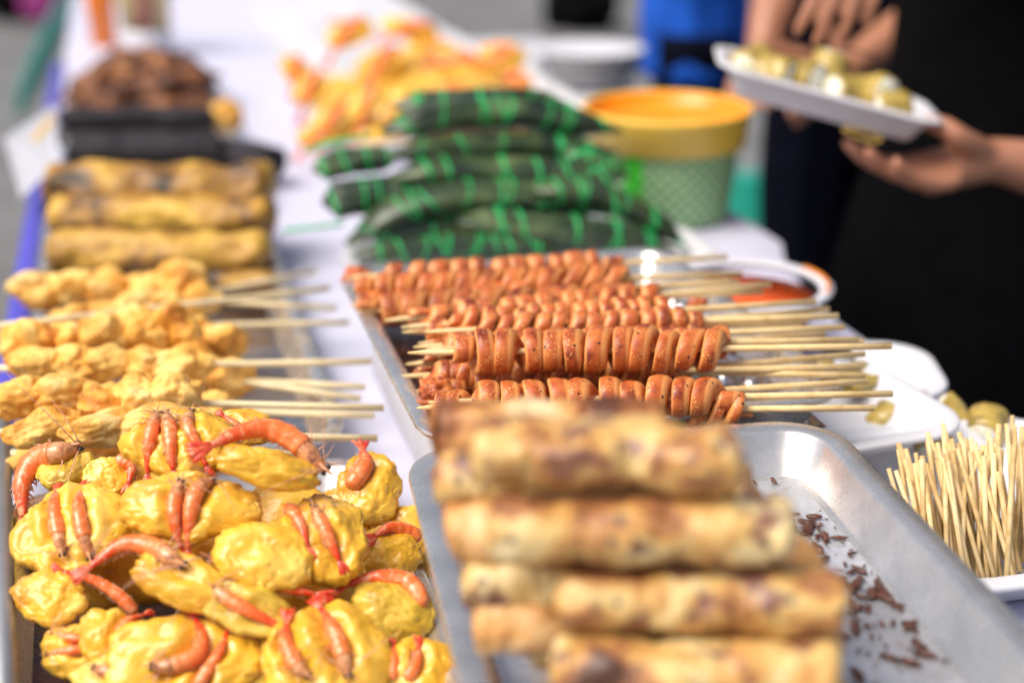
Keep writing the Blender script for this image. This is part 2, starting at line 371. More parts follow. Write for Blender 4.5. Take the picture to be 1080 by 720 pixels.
# table
def XRf(y): return .668+.066*max(0, min(1, (y-1.2)/.28))**2
XL, XR, Y0, Y1 = -.118, .668, .12, 4.3
t = thing('stall_table', V((.3, 2, 0)), 'long stall table covered in lavender white plastic cloth with blue left edge', 'table')
b = MB(); nx, ny = 60, 240; vs = []
for j in range(ny+1):
    for i in range(nx+1):
        y = Y0+(Y1-Y0)*j/ny; x = XL+(XRf(y)-XL)*i/nx
        vs.append(V((x, y, TZ-.001+.0012*noise.noise(V((x*7, y*3, 0))))))
fs = [(j*(nx+1)+i, j*(nx+1)+i+1, (j+1)*(nx+1)+i+1, (j+1)*(nx+1)+i) for j in range(ny) for i in range(nx)]
b.add(vs, fs)
for x, s in ((XR, 1), (XL, -1)):
    vv = []
    for j in range(ny+1):
        y = Y0+(Y1-Y0)*j/ny
        for k in range(6): vv.append(V(((XRf(y) if s > 0 else x)+s*(.002*k+.012*math.sin(y*23)*k/5), y, TZ-.001-.28*k/5)))
    b.add(vv, [(j*6+k, j*6+k+1, (j+1)*6+k+1, (j+1)*6+k) for j in range(ny) for k in range(5)])
for y in (Y0, Y1):
    b.add([(XL, y, TZ-.001), (XR, y, TZ-.001), (XR, y, TZ-.3), (XL, y, TZ-.3)], [(0, 1, 2, 3)])
b.build('tablecloth', M['cloth'], t)
b = MB(); box(b, ((XL+XR)/2, (Y0+Y1)/2, TZ-.04), XR-XL-.01, Y1-Y0-.01, .03, .004); b.build('tabletop', M['wood'], t)
for x in (XL+.05, XR-.05):
    for y in (Y0+.1, 2.1, Y1-.1):
        b = MB(); tube(b, [V((x, y, 0)), V((x, y, TZ-.04))], .015, 12); b.build('leg', M['steel_dark'], t)
b = MB(); box(b, (XL-.008, 1.9, TZ-.004), .022, 2.2, .010, .003); b.build('edge_strip', M['blue_plastic'], t)
# grey rail by the left edge
t = thing('steel_rail', V((-.11, .7, TZ)), 'grey steel rail running along the left edge of the stall table', 'rail')
b = MB(); p0, p1 = PX(2, 442, .045), PX(6, 900, .045)
tube(b, [p0, p1], .0065, 10); b.build('bar', M['steel_dark'], t)
b = MB(); tube(b, [p0, V((p0.x, p0.y, TZ))], .005, 10); b.build('post', M['steel_dark'], t)
b = MB(); tube(b, [p1, V((p1.x, p1.y, TZ))], .005, 10); b.build('post', M['steel_dark'], t)

def tray(name, c, w, l, h, rz, mat, label, cat='tray', lip=.010, r=.03, slope=.012, floor_mat=None, group=None, th=.0012, ax=None):
    mt = Matrix.Rotation(rz, 3, 'Z') if ax is None else Matrix((ax[0], ax[1], ax[2])).transposed()
    W, L = w-2*lip, l-2*lip
    pr = [(-slope-.003, 0), (-slope, .002), (-.001, h-.004), (0, h-.002), (lip-.001, h-.002), (lip, h-.004), (lip+.001, h-.003), (lip+.0005, h-.0005), (lip-.001, h), (lip*.5, h+.0004), (0, h), (-.003, h-.002),
          (-slope-.002, .0035), (-slope-.006, .002+.0008)]
    b = MB(); rings(b, [[mt @ p+V(c) for p in rrect(W, L, r, o_, z)] for o_, z in pr])
    o = b.build(name, mat, None)
    o.location = o.location
    tag(o, label, cat, group); return o
def tray_sheet(name, c, w, l, rz, mat, tr, amp=.0, z=.003, n=40):
    mt = Matrix.Rotation(rz, 3, 'Z'); b = MB(); vs = []
    for j in range(n+1):
        for i in range(n+1):
            x, y = w*(i/n-.5), l*(j/n-.5); e = min(1, 6*min(i/n, 1-i/n, j/n, 1-j/n)+.05)
            q = mt @ V((x, y, z+amp*e*abs(noise.noise(V((x*40, y*40, 1))))*2+amp*.5*e*abs(noise.noise(V((x*110, y*90, 4))))))
            vs.append(q+V(c))
    b.add(vs, [(j*(n+1)+i, j*(n+1)+i+1, (j+1)*(n+1)+i+1, (j+1)*(n+1)+i) for j in range(n) for i in range(n)])
    return b.build(name, mat, tr)

tA = tray('steel_tray', (.024, .695, TZ+.001), .262, .525, .030, math.radians(1.0), M['steel'], 'steel tray heaped with yellow shrimp fritters at the front left of the stall')
tray_sheet('grease_film', (.024, .695, TZ+.001), .215, .475, math.radians(1.0), M['grease'], tA, z=.0045)
tB = tray('steel_tray', (.018, 1.355, TZ+.001), .246, .73, .030, 0, M['steel'], 'steel tray under the battered chicken skewers on the left')
tray_sheet('grease_film', (.018, 1.355, TZ+.001), .20, .68, 0, M['oily'], tB, z=.0045)
tC = tray('steel_tray', (.03, 2.22, TZ+.001), .25, .92, .030, 0, M['steel'], 'steel tray under the black rolls and the brown crumbly heap')
tray_sheet('grease_film', (.03, 2.22, TZ+.001), .20, .86, 0, M['oily'], tC, z=.0045)
b = MB(); box(b, (.30, 1.0, TZ+.001), .22, .36, .066, .006)
tag(b.build('foam_block', M['foam'], None), 'white foam block hidden under the tray of spiral sausage skewers', 'block')
b = MB(); box(b, (.285, .60, TZ+.001), .21, .34, .066, .006, math.radians(-5))
tag(b.build('foam_block', M['foam'], None), 'white foam block hidden under the tray of spring rolls', 'block')
SZ = TZ+.069
tD = tray('steel_tray', (.318, 1.005, SZ), .305, .375, .031, 0, M['steel'], 'steel tray holding the reddish spiral sausage skewers', r=.022)
tray_sheet('grease_film', (.265, 1.005, SZ), .155, .325, 0, M['grease'], tD, z=.0045)
tray_sheet('foil_sheet', (.400, .99, SZ), .108, .33, 0, M['foil'], tD, amp=.014, z=.005, n=60)
RZ = math.radians(-5.3)
cE = V((.270, .585, SZ))
tE = tray('steel_tray', cE, .283, .43, .032, RZ, M['steel'], 'steel tray with crumbs beside the pile of fried spring rolls', r=.03, lip=.013, slope=.008)
tray_sheet('oil_film', cE, .224, .370, RZ, M['film'], tE, amp=.0004, z=.0036)
# crumbs on the spring roll tray
t = thing('fried_crumbs', V((.36, .65, SZ+.003)), 'scattered dark fried crumbs on the steel tray right of the spring rolls', 'crumbs')
t['kind'] = 'stuff'
b = MB(); rc = random.Random(3)
clus = [(815, 490, 26), (838, 492, 20), (905, 570, 12), (905, 610, 22), (880, 545, 14), (850, 560, 14), (945, 640, 30), (960, 690, 26), (895, 660, 30), (925, 625, 16), (1000, 660, 12), (880, 600, 20), (800, 500, 10)]
for k in range(330):
    cx, cy, rr = rc.choice(clus); p = PX(cx+rc.gauss(0, rr), cy+rc.gauss(0, rr*.55), .073)
    a = rc.uniform(0, PI); ax = (V((math.cos(a), math.sin(a), 0)), V((-math.sin(a), math.cos(a), 0)), V((0, 0, 1)))
    loc = Matrix.Rotation(-RZ, 3, 'Z') @ (p-cE)
    if abs(loc.x) > .110 or abs(loc.y) > .185: continue
    s = rc.choice((.35, .5, .6, .8, 1.1, 1.6, 2.1))*rc.uniform(.8, 1.2)
    blob(b, p+V((0, 0, .0018)), ax, (.0030*s, .0011*s, .0009*s), 2, .3, 1.5, k)
b.build('crumb', M['debris'], t)
t['kind'] = 'stuff'

# ------------------------------------------------------------------ shrimp fritters
def shrimp(parent, path, wid, head=True, seed=0, up=V((0, 0, 1)), lod=2):
    """path runs tail -> head; wid = body width"""
    rr = random.Random(seed)
    L = sum((path[i+1]-path[i]).length for i in range(len(path)-1))
    n = 44 if lod == 2 else 18; P = smooth_path(path, n)
    nb = int(n*.74) if head else n; rads = []; seg = []
    for i in range(n):
        t = i/(n-1); s = t/(.74 if head else 1.0)
        base = .30+.70*min(1, s*1.45)**.9
        if not head and s > .85: base *= math.sqrt(max(.05, 1-((s-.85)/.15)**2*.95))
        ph = (s*6.5) % 1.0; base *= 1+.11*(1-ph)-.05*(ph < .10)
        rads.append(base*wid/2); seg.append(ph)
    b = MB(); tube(b, P[:nb+1], rads[:nb+1], 14 if lod == 2 else 8, up, .92, True, attrs=seg[:nb+1])
    for i in range(len(b.a['t'])): b.a['t'][i] = b.a['t'][i]
    body = b.build('shrimp', M['shrimp'], parent)
    if lod == 2:
        b = MB(); frm = frames(P, up)
        for i in range(5, nb-1, 2):
            t_, u_, s_ = frm[i]
            for sg in (-1, 1):
                q = P[i]+s_*sg*rads[i]*.85-u_*rads[i]*.35; ll = wid*rr.uniform(.16, .34); d = (s_*sg*rr.uniform(.5, 1)-t_*rr.uniform(.3, 1.1)-u_*rr.uniform(.0, .5)).normalized()
                tube(b, [q, q+d*ll*.6, q+d*ll-t_*ll*.3], [wid*.05, wid*.04, wid*.012], 5, u_, .6)
        e0 = P[-1]; t_, u_, s_ = frm[-1]
        for k in range(3 if head else 0):
            sg = rr.choice((-1, 1)); ll = wid*rr.uniform(2.0, 3.6); d = (-t_*rr.uniform(.2, 1)+s_*sg*rr.uniform(.3, 1)+u_*.25).normalized()
            tube(b, smooth_path([e0, e0+d*ll*.3+u_*wid*.35, e0+d*ll*.65+u_*wid*.3+s_*sg*ll*.12, e0+d*ll+s_*sg*ll*.3], 12), [wid*.035*(1-.7*j/11) for j in range(12)], 5, u_)
        b.build('legs', M['feeler'], body)
    # tail fan
    tn = (P[0]-P[2]).normalized(); sd_ = tn.cross(up).normalized(); un = sd_.cross(tn).normalized()
    b = MB(); fl = max(wid*1.3, L*.20)
    for a in (-21, -11, -1, 9, 20):
        a = math.radians(a+rr.uniform(-5, 5)); d = (tn*math.cos(a)+sd_*math.sin(a)+un*rr.uniform(-.08, .10)).normalized()
        q = P[0]-tn*wid*.1; pth = [q+d*fl*k/5+un*wid*.10*math.sin(k/5*PI) for k in range(6)]
        tube(b, pth, [wid*x for x in (.12, .13, .14, .14, .11, .03)], 8, un, .35)
    b.build('tail_fan', M['tail'], body)
    if head:
        b = MB(); hp = P[nb-2:]; m_ = len(hp)
        hr = [wid*.5*(.97-.1*k/(m_-1))*(1-.72*max(0, (k/(m_-1)-.35)/.65)**1.6) for k in range(m_)]
        tube(b, hp, hr, 12 if lod == 2 else 8, up, 1.0)
        e = P[-1]; tn = (P[-1]-P[-4]).normalized(); sd_ = tn.cross(up).normalized(); un = sd_.cross(tn).normalized()
        tube(b, [e-tn*wid*.5+un*wid*.3, e+tn*wid*.2+un*wid*.32, e+tn*wid*.55+un*wid*.42], [wid*.09, wid*.05, wid*.01], 6, un)
        b.build('head', M['shrimp_head'], body)
        for s in (-1, 1):
            b = MB(); blob(b, e-tn*wid*.08+sd_*s*wid*.19+un*wid*.16, (tn, sd_, un), (wid*.15, wid*.10, wid*.10), 2, 0, 1, 0, 0)
            b.build('eye', M['eye'], body)
        if lod == 2:
            b = MB()
            for k in range(7):
                s = rr.choice((-1, 1)); q = e-tn*wid*rr.uniform(.1, 1.6)+sd_*s*wid*.3-un*wid*.15
                d = (tn*rr.uniform(-.6, 1)+sd_*s*rr.uniform(.2, .9)+un*rr.uniform(-.1, .25)).normalized(); ll = wid*rr.uniform(.7, 1.7)
                tube(b, smooth_path([q, q+d*ll*.5+un*ll*.12, q+d*ll+tn*ll*rr.uniform(-.2, .3)], 8), [wid*.045*(1-.85*i/7) for i in range(8)], 5, un)
            b.build('feelers', M['feeler'], body)
    return body

def fritter(px, py, z, rx, ry, rot=0, shr=(), tilt=(0, 0), thick=.30, k=.62, seed=0, label='', mat='batter', lvl=5, lod=2, group=None, C=None, wscale=.78, bulge=1.0):
    C = C or PX(px, py, z); dep = (C-CAM).dot(CF); m = dep/1500
    tc = (CAM-C).normalized(); N = (tc*k+V((0, 0, 1))*(1-k)+CR*tilt[0]+CU*tilt[1]).normalized()
    X = (CR-N*CR.dot(N)).normalized(); Y = N.cross(X); fs_ = max(.45, N.dot(tc))
    a = math.radians(rot); X2 = X*math.cos(a)+Y*math.sin(a); Y2 = Y*math.cos(a)-X*math.sin(a)
    cc, ss = abs(math.cos(a)), abs(math.sin(a))
    RX = rx*m/(cc+ss*fs_); RY = ry*m/(cc*fs_+ss); c = thick*min(RX, RY)*1.15
    C = C-N*c*.5
    def topl(P, off=0):        # pixel -> in-plane coords of the patty
        d = ray(*P); q = C+N*c*.6; t = (q-CAM).dot(N)/d.dot(N); h = CAM+d*t-C
        return h.dot(X2), h.dot(Y2)
    def dome(x, y):
        r2 = (x/RX)**2+(y/RY)**2
        return c*math.sqrt(max(0, 1-r2)) - (.9*c*(math.sqrt(r2)-1) if r2 > 1 else 0)
    SP = []
    for s in shr:
        w_ = s[1]*m; SP.append(([topl(P) for P in s[0]], w_))
    sh = V((seed*2.31, seed*1.17, seed*.51)); vs, fs = ico(lvl); out = []
    segs = [(V(l[i]), V(l[i+1]), w_) for l, w_ in SP for i in range(len(l)-1)]
    for p in vs:
        q = V(p); ang = math.atan2(q.y, q.x)
        rim = 1+.20*noise.noise(V((math.cos(ang)*1.3, math.sin(ang)*1.3, 0))+sh)+.10*noise.noise(V((math.cos(ang)*3.4, math.sin(ang)*3.4, 5))+sh)+.05*noise.noise(V((math.cos(ang)*11, math.sin(ang)*11, 5))+sh)
        zz = q.z; flat = abs(zz)**.72*(1 if zz > 0 else -1)
        x, y = q.x*rim*RX*1.02, q.y*rim*RY*1.02
        lum = 1+.40*noise.noise(q*1.4*bulge+sh)+.09*noise.noise(q*3.3*bulge+sh)+.035*noise.noise(q*9+sh)
        h = flat*c*lum
        crk = 1-abs(noise.noise(q*2.6+sh*2))*2
        h -= max(0, crk-.86)*c*1.3*(1 if zz > 0 else 0)
        if zz > 0:
            for A, B, w_ in segs:
                ab = B-A; t = max(0, min(1, (V((x, y))-A).dot(ab)/max(1e-9, ab.length_squared))) ; d = (V((x, y))-A-ab*t).length
                g_ = math.exp(-(d/(w_*.55))**2); h -= g_*c*.22*zz**.3; h += c*.10*math.exp(-((d-w_*.95)/(w_*.35))**2)
        out.append(C+X2*x+Y2*y+N*h)
    th = thing('shrimp_fritter', C-N*c, label, 'fritter', group)
    b = MB(); b.add(out, fs); b.build('batter', M[mat], th)
    for j, ((l, w_), s) in enumerate(zip(SP, shr)):
        w2 = w_*wscale; path = []
        for (x, y) in l: path.append(C+X2*x+Y2*y+N*(dome(x, y)*.95+w2*.12))
        shrimp(th, path, w2, (s[2] if len(s) > 2 else True), seed*7+j, N, lod)
    return th
GF = 'shrimp fritters heaped in the front left tray'
FR = [
 # px,py,z,rx,ry,rot,shrimps(tail->head px polyline,width px,head),tilt,thick,label,mat
 (190,462,.118,64,37,4,[([(154,494),(158,470),(163,448),(166,434)],19),([(182,494),(181,474),(179,452),(175,436)],20),([(217,489),(207,470),(198,450),(203,432)],17)],(-.1,.1),.42,'topmost fritter of the front pile with three upright shrimp side by side','batter'),
 (284,494,.120,68,24,-14,[([(224,468),(252,455),(284,449),(313,462),(332,483),(346,496)],31)],(.1,-.25),.62,'top right fritter of the front pile with one large pink shrimp along its back','batter'),
 (72,558,.085,58,45,0,[([(56,512),(58,532),(62,558),(68,588)],19),([(84,510),(84,532),(88,560),(96,590)],20)],(-.2,0),.36,'round left fritter of the front pile with two parallel shrimp heads down','batter'),
 (197,532,.105,74,37,3,[([(191,573),(184,552),(184,530),(192,508)],19),([(198,574),(200,548),(208,520),(226,505)],21)],(0,0),.44,'wide fritter in the centre of the front pile with two shrimp crossing it','batter'),
 (278,582,.092,57,40,-6,[],(.05,.05),.42,'smooth bulging yellow fritter without shrimp in the middle of the front pile','batter'),
 (344,565,.090,46,44,0,[([(323,578),(318,560),(311,542),(304,528)],19,False),([(357,592),(346,570),(336,550),(329,534)],19)],(.15,.05),.38,'lumpy shrimp fritter right of the smooth one with two shrimp pointing their tails down','batter'),
 (66,492,.088,36,26,20,[([(20,537),(21,506),(36,482),(64,479),(84,470)],32)],(-.2,.1),.4,'shrimp fritter at the far left of the pile with a fat curled orange shrimp','batter_green'),
 (116,500,.085,27,20,0,[([(136,509),(138,492),(122,482)],17,False)],(0,0),.4,'small half hidden fritter behind the round left fritter','batter'),
 (192,610,.088,74,33,-18,[([(92,592),(126,570),(156,572),(178,588),(196,600)],26)],(-.05,-.05),.48,'long slanting fritter in the front pile with a big shrimp along its top edge','batter'),
 (258,640,.078,64,30,-16,[([(333,622),(300,616),(268,605),(236,590),(218,582)],21),([(296,660),(268,648),(243,634),(222,618)],20)],(0,-.1),.42,'fritter under the long slanting one with two shrimp whose heads meet at its left end','batter_green'),
 (53,627,.070,44,29,-8,[([(66,602),(96,608),(120,622),(138,640)],18,False)],(-.2,-.1),.5,'smooth yellow fritter at the left pile edge with a thin shrimp behind it','batter'),
 (110,665,.068,34,32,-15,[([(150,642),(134,655),(124,672)],16,False)],(-.1,0),.5,'small rounded fritter near the bottom left of the front pile','batter'),
 (74,684,.056,34,30,-8,[([(104,672),(80,674),(52,668)],13),([(106,684),(84,686),(48,690)],13)],(-.2,-.1),.45,'bottom left fritter with two shrimp whose dark eyes poke out to the left','batter'),
 (196,695,.062,80,46,0,[([(206,652),(213,674),(206,694),(182,704),(158,706)],24),([(240,664),(232,688),(214,716),(206,728)],18,False)],(0,0),.36,'large fritter at the bottom of the front pile with one shrimp curled into a hook','batter'),
 (345,688,.068,72,52,0,[([(302,656),(302,680),(312,702),(326,716)],21),([(338,640),(350,664),(360,690),(366,716)],23)],(.05,0),.38,'large round fritter at the bottom right with two shrimp leaning tails up','batter'),
 (416,640,.062,56,42,-22,[([(368,612),(398,606),(430,612),(448,640)],26,False)],(.15,-.05),.42,'greenish speckled fritter at the right edge of the pile under an arched shrimp','batter_green'),
 (414,580,.060,42,34,-15,[([(396,566),(412,556),(434,558),(446,566)],20,False)],(.2,0),.4,'fritter beside the right tray rim with a bright red shrimp tail','batter'),
 (392,510,.060,36,34,0,[([(384,470),(384,492),(368,516)],26,False)],(.2,.1),.4,'fritter at the back right corner of the front tray with a thick pink shrimp','batter'),
 (450,706,.050,44,34,0,[([(417,676),(416,694),(414,716)],14,False),([(440,684),(438,700),(428,718)],18,False)],(.2,0),.4,'fritter in the bottom right corner of the front tray with two short red shrimp','batter'),
 (254,450,.100,40,20,0,[([(236,440),(244,446),(252,452)],12,False)],(0,0),.4,'fritter peeping out at the very back of the front pile','batter'),
 (120,716,.050,44,24,0,[([(160,722),(132,716),(98,704)],20)],(-.1,-.1),.4,'fritter cut by the bottom edge with a shrimp head facing left','batter_green'),
 (205,580,.070,60,34,0,[],(0,0),.4,'fritter buried in the middle of the front pile','batter'),
 (330,630,.052,60,34,-10,[],(0,0),.4,'fritter buried under the right half of the front pile','batter'),
 (120,600,.052,60,40,0,[],(0,0),.4,'fritter buried under the left half of the front pile','batter'),
 (300,535,.070,60,34,10,[],(0,0),.4,'fritter buried beneath the top right shrimp fritter','batter'),
 (150,545,.065,60,34,10,[],(0,0),.4,'fritter buried beneath the centre shrimp fritter','batter_green'),
 (280,700,.040,60,34,10,[],(0,0),.4,'fritter buried between the two large bottom fritters','batter_green'),
 (160,505,.075,60,26,0,[],(0,0),.4,'fritter buried below the topmost fritter of the front pile','batter'),
 (430,560,.035,40,30,0,[],(0,0),.4,'yellow fritter low by the right tray rim','batter'),
 (400,600,.030,50,34,0,[],(0,0),.4,'plain fritter low at the right of the front pile','batter_green'),
 (370,545,.040,44,34,0,[],(0,0),.4,'fritter low behind the right hand fritters of the front pile','batter'),
 (370,640,.040,60,34,0,[],(0,0),.4,'fritter lying flat under the right side fritters','batter_green'),
 (50,560,.040,40,34,0,[],(0,0),.4,'fritter lying flat under the round left fritter','batter_green'),
]
for i, f in enumerate(FR):
    px, py, z, rx, ry, rot, sh_, tl, tk, lab, mt = f
    z = max(.030, z-.024*min(1, max(0, (py-490)/200)))
    fritter(px, py, z, rx, ry, rot, sh_, tl, tk, seed=i+1, label=lab, mat=mt, group=GF, lvl=5 if 'buried' not in lab and 'flat' not in lab else 4)

# back fritters, far behind the leaf parcels
BF = [(367,34,2.35,34,17,25,'top left of the far heap'),(433,30,2.4,34,14,-12,'top right of the far heap'),(403,66,2.3,34,20,30,'middle of the far heap'),
 (490,66,2.3,46,17,-24,'long one sloping down to the right in the far heap'),(353,122,2.1,38,18,30,'front left of the far heap'),(327,92,2.2,30,17,45,'left of the far heap beside the cloth'),
 (527,62,2.35,30,19,10,'right end of the far heap'),(470,93,2.2,44,16,-8,'front right of the far heap behind the leaf parcels'),(312,72,2.3,18,22,60,'far left edge of the far heap'),
 (388,104,2.1,36,20,50,'front centre of the far heap'),(455,55,2.5,30,16,0,'rear centre of the far heap'),(336,142,2.0,26,14,10,'lowest one at the front left corner of the far heap'),
 (545,86,2.3,24,16,-30,'lower right corner of the far heap'),(440,118,2.15,50,20,0,'low one hidden behind the top leaf parcel')]
for i, (px, py, yy, rx, ry, rot, lab) in enumerate(BF):
    rb = random.Random(i); a = math.radians(rot+20); ax_, ay_ = rx*.75*math.cos(a), rx*.75*math.sin(a)
    sh_ = [([(px-ax_, py+ay_+5), (px, py+3-ry*.2), (px+ax_, py-ay_)], 14, False), ([(px-ax_+5, py-ay_*.3-ry*.5), (px+ax_*.3, py-ry*.5)], 11, False)]
    fritter(px, py, 0, rx, ry, rot, sh_[:1 if i % 3 else 2], (0, 0), .5, seed=40+i, label='orange and yellow shrimp fritter, '+lab, group='shrimp fritters in the far heap', lvl=4, lod=1, C=PY(px, py, yy))
c = V((.50, 2.32, TZ+.001))
tray('foam_tray', c, .46, .66, .03, 0, M['foam'], 'large white tray under the far heap of shrimp fritters', lip=.015, r=.03)
# hidden lower layer holding the far heap up
for i in range(16):
    rb = random.Random(100+i); C = V((.36+.26*(i % 4)/3, 2.13+.11*((i//4) % 4), TZ+.03+(.04 if i % 4 in (1, 2) else 0)))
    fritter(0, 0, 0, 38, 30, rb.uniform(0, 90), [], (0, 0), .5, k=0, seed=70+i, label='yellow fritter buried under the far heap of shrimp fritters', group='fritters buried in the far heap', lvl=3, C=C)

# ------------------------------------------------------------------ spiral sausages
def stick(parent, a, b_, r=.0021, mat='stick', name='stick', tipped=False):
    b = MB(); P = [V(a).lerp(V(b_), i/5) for i in range(6)]; tt = (P[-1]-P[0]).normalized()
    rads = [r]*6
    if tipped: rads = [r*.25, r*.9, r, r, r, r]; P[1] = P[0]+tt*.012
    tube(b, P, rads, 10); return b.build(name, M[mat], parent)
def spiral(mb, a, b_, rad, turns, seed, skew=.0):
    rr = random.Random(seed); ax = (b_-a); L = ax.length; t = ax.normalized(); u = (V((0, 0, 1))-t*t.z).normalized(); s = t.cross(u)
    nph = int(turns*22); pitch = L/turns; K = 12; vs = []; A = []; RIM = []
    ph0 = rr.uniform(0, 6.28); thk = pitch*.84
    # section: slab of thickness thk, radius 0.1R..R with rounded outer edge
    sec = [(.12, -.38), (.55, -.46), (.85, -.47), (.95, -.38), (1.0, -.18), (1.02, 0), (1.0, .18), (.95, .38), (.85, .47), (.55, .46), (.12, .38), (.06, 0)]
    for i in range(nph+1):
        f = i/nph; ph = ph0+f*turns*2*PI
        endt = min(1, f*turns*1.2+.25, (1-f)*turns*1.2+.25)
        Rr = rad*(endt**.5)*(1+.20*noise.noise(V((f*turns*1.1, seed, 0)))*2)*(1+.05*math.sin(ph*2+seed))
        th_ = thk*(1+.45*noise.noise(V((f*turns*.9, seed, 3))))
        d = s*math.cos(ph)+u*math.sin(ph); lean = .22*pitch*math.sin(ph+seed+f*3)+.50*pitch*noise.noise(V((f*turns*.8, seed, 9)))
        for (q, z) in sec:
            cup = .25*pitch*(q**2)*(1 if seed % 2 else -1)
            vs.append(a+t*(f*L+z*th_+lean*q+cup)+d*(Rr*q)); A.append(q); RIM.append(1.0 if abs(z) > .37 and q > .8 and q < .97 else 0.0)
    fs = [(i*K+k, i*K+(k+1) % K, (i+1)*K+(k+1) % K, (i+1)*K+k) for i in range(nph) for k in range(K)]
    fs += [tuple(range(K-1, -1, -1)), tuple(nph*K+k for k in range(K))]
    mb.add(vs, fs, rad=A, rim=RIM)
GS = 'spiral cut sausages on skewers'
# sausage left, sausage right, z above table, radius px, stick left tip x, stick right end, turns
SK = [
 (430,326, 690,306, .113, 15, 405,338, 812,300, 10, 'sausage skewer with small round coils behind the slim tightly coiled one'),
 (445,340, 700,322, .114, 14, 424,350, 852,338, 11, 'sausage skewer wedged between the slim one and the peppered ones'),
 (455,360, 745,343, .116, 16, 436,366, 890,345, 12, 'sausage skewer whose small coils show above the largest front skewer'),
 (380,318, 560,312, .100, 15, 368,322, 770,296, 8, 'short sausage skewer at the left under the second row'),
 (440,392, 560,398, .105, 18, 424,396, 900,388, 5, 'loosely cut sausage skewer with chunky pieces at the left front'),
 (452,424, 600,428, .105, 17, 440,430, 915,402, 6, 'loosely cut sausage skewer at the very front left corner'),
 (398,281, 645,273, .112, 15, 366,293, 767,271, 10, 'rearmost sausage skewer, its round coils against the leaf parcels'),
 (385,303, 664,292, .110, 17, 372,306, 783,288, 11, 'second sausage skewer from the back'),
 (410,312, 655,304, .095, 16, 392,316, 779,298, 11, 'sausage skewer half hidden between the second and third rows'),
 (392,332, 662,308, .103, 19, 376,328, 804,308, 9, 'sausage skewer with a loose coil sticking out at its left end'),
 (470,331, 698,316, .120, 17, 423,345, 860,318, 13, 'slim tightly coiled sausage skewer in the middle of the tray with a dark speck'),
 (470,352, 716,330, .112, 15, 441,362, 874,326, 12, 'sausage skewer behind the front ones with finely peppered coils'),
 (500,347, 735,338, .124, 17, 448,350, 884,333, 11, 'sausage skewer of round peppered knobs third from the front'),
 (560,340, 740,322, .098, 15, 450,341, 845,343, 9, 'sausage skewer buried behind the peppered knobs'),
 (505,366, 762,352, .122, 19, 450,368, 905,358, 11, 'sausage skewer directly behind the largest coils'),
 (486,388, 766,368, .132, 27, 430,372, 940,365, 10, 'largest front sausage skewer with wide open coils showing the stick'),
 (450,378, 600,375, .098, 16, 428,384, 870,352, 8, 'short sausage skewer low at the left of the tray'),
 (446,402, 640,404, .098, 17, 438,412, 912,373, 9, 'charred sausage skewer low behind the frontmost row'),
 (470,404, 712,396, .104, 19, 446,398, 909,386, 11, 'sausage skewer under the largest coils'),
 (500,424, 774,412, .110, 24, 452,424, 941,415, 9, 'frontmost sausage skewer partly hidden by the spring rolls'),
 (640,434, 782,438, .092, 17, 460,434, 922,430, 7, 'lowest sausage skewer just above the rim of the spring roll tray'),
 (560,386, 730,388, .090, 16, 500,388, 913,396, 8, 'sausage skewer deep in the tray whose stick lies under the others'),
 (540,366, 758,372, .088, 15, 505,368, 911,360, 8, 'sausage skewer buried at the bottom centre of the tray'),
]
for i, (x0, y0, x1, y1, z, rp, tx, ty, ex, ey, tn, lab) in enumerate(SK):
    a, b_ = PX(x0, y0, z), PX(x1, y1, z); m = (a-CAM).dot(CF)/1500
    th = thing('sausage_skewer', (a+b_)/2, lab, 'skewer', GS)
    tip, end = PX(tx, ty, z), PX(ex, ey, max(z, .106))
    stick(th, tip, end, .0023, tipped=True)
    d = (end-tip).normalized(); a = tip+d*((a-tip).dot(d)); b_ = tip+d*((b_-tip).dot(d))
    b = MB(); spiral(b, a, b_, rp*m*.96, tn*1.12+.5, i*3+1); b.build('sausage', M['sausage'], th)
# loose sausage pieces at the left ends
for i, (x, y, z, r_, lab) in enumerate([(378,292,.10,11,'loose sausage tip at the back left corner of the sausage tray'),(460,412,.10,13,'loose sausage chunk at the front left of the sausage tray'),(476,432,.095,10,'small charred sausage scrap at the front left of the sausage tray'),(735,323,.11,9,'short sausage piece lying across the sticks')]):
    C = PX(x, y, z); m = (C-CAM).dot(CF)/1500; b = MB(); blob(b, C, WX, (r_*m*1.3, r_*m, r_*m), 4, .25, 1.6, i+50, .06)
    b.a = {'rad': [1.0]*len(b.v)}; tag(b.build('sausage_piece', M['sausage'], None), lab, 'sausage')

# ------------------------------------------------------------------ spring rolls
def roll(a, b_, rad, seed, lab, name='spring_roll', mat='roll', cat='spring roll', group=None, wr=.075, end=.72, sag=0, n=60, nn=32, flat=.84):
    P = [V(a).lerp(V(b_), i/(n-1)) for i in range(n)]
    for i, p in enumerate(P): p.z += sag*math.sin(PI*i/(n-1))*1.0+rad*.12*noise.noise(V((i*.12, seed, 0))); p.y += rad*.3*noise.noise(V((i*.07, seed, 5)))
    rads = []
    for i in range(n):
        t = i/(n-1); e = min(t, 1-t)/.055; q = 1 if e > 1 else math.sqrt(max(.0, 1-(1-e)**2)); rads.append(rad*(end*.6+(1-end*.6)*q)*(1+.05*noise.noise(V((t*5, seed, 2)))))
    b = MB()
    tube(b, P, rads, nn, flat=flat, prof=lambda t, a_: 1+.07*((a_/(2*PI)+t*1.3+seed*.37) % 1.0)+wr*2*noise.noise(V((t*7, math.cos(a_)*1.4+seed, math.sin(a_)*1.4)))+wr*1.1*noise.noise(V((t*22, math.cos(a_)*3+seed, math.sin(a_)*3)))+wr*.5*noise.noise(V((t*60, math.cos(a_)*7+seed, math.sin(a_)*7))))
    return tag(b.build(name, M[mat], None), lab, cat, group)
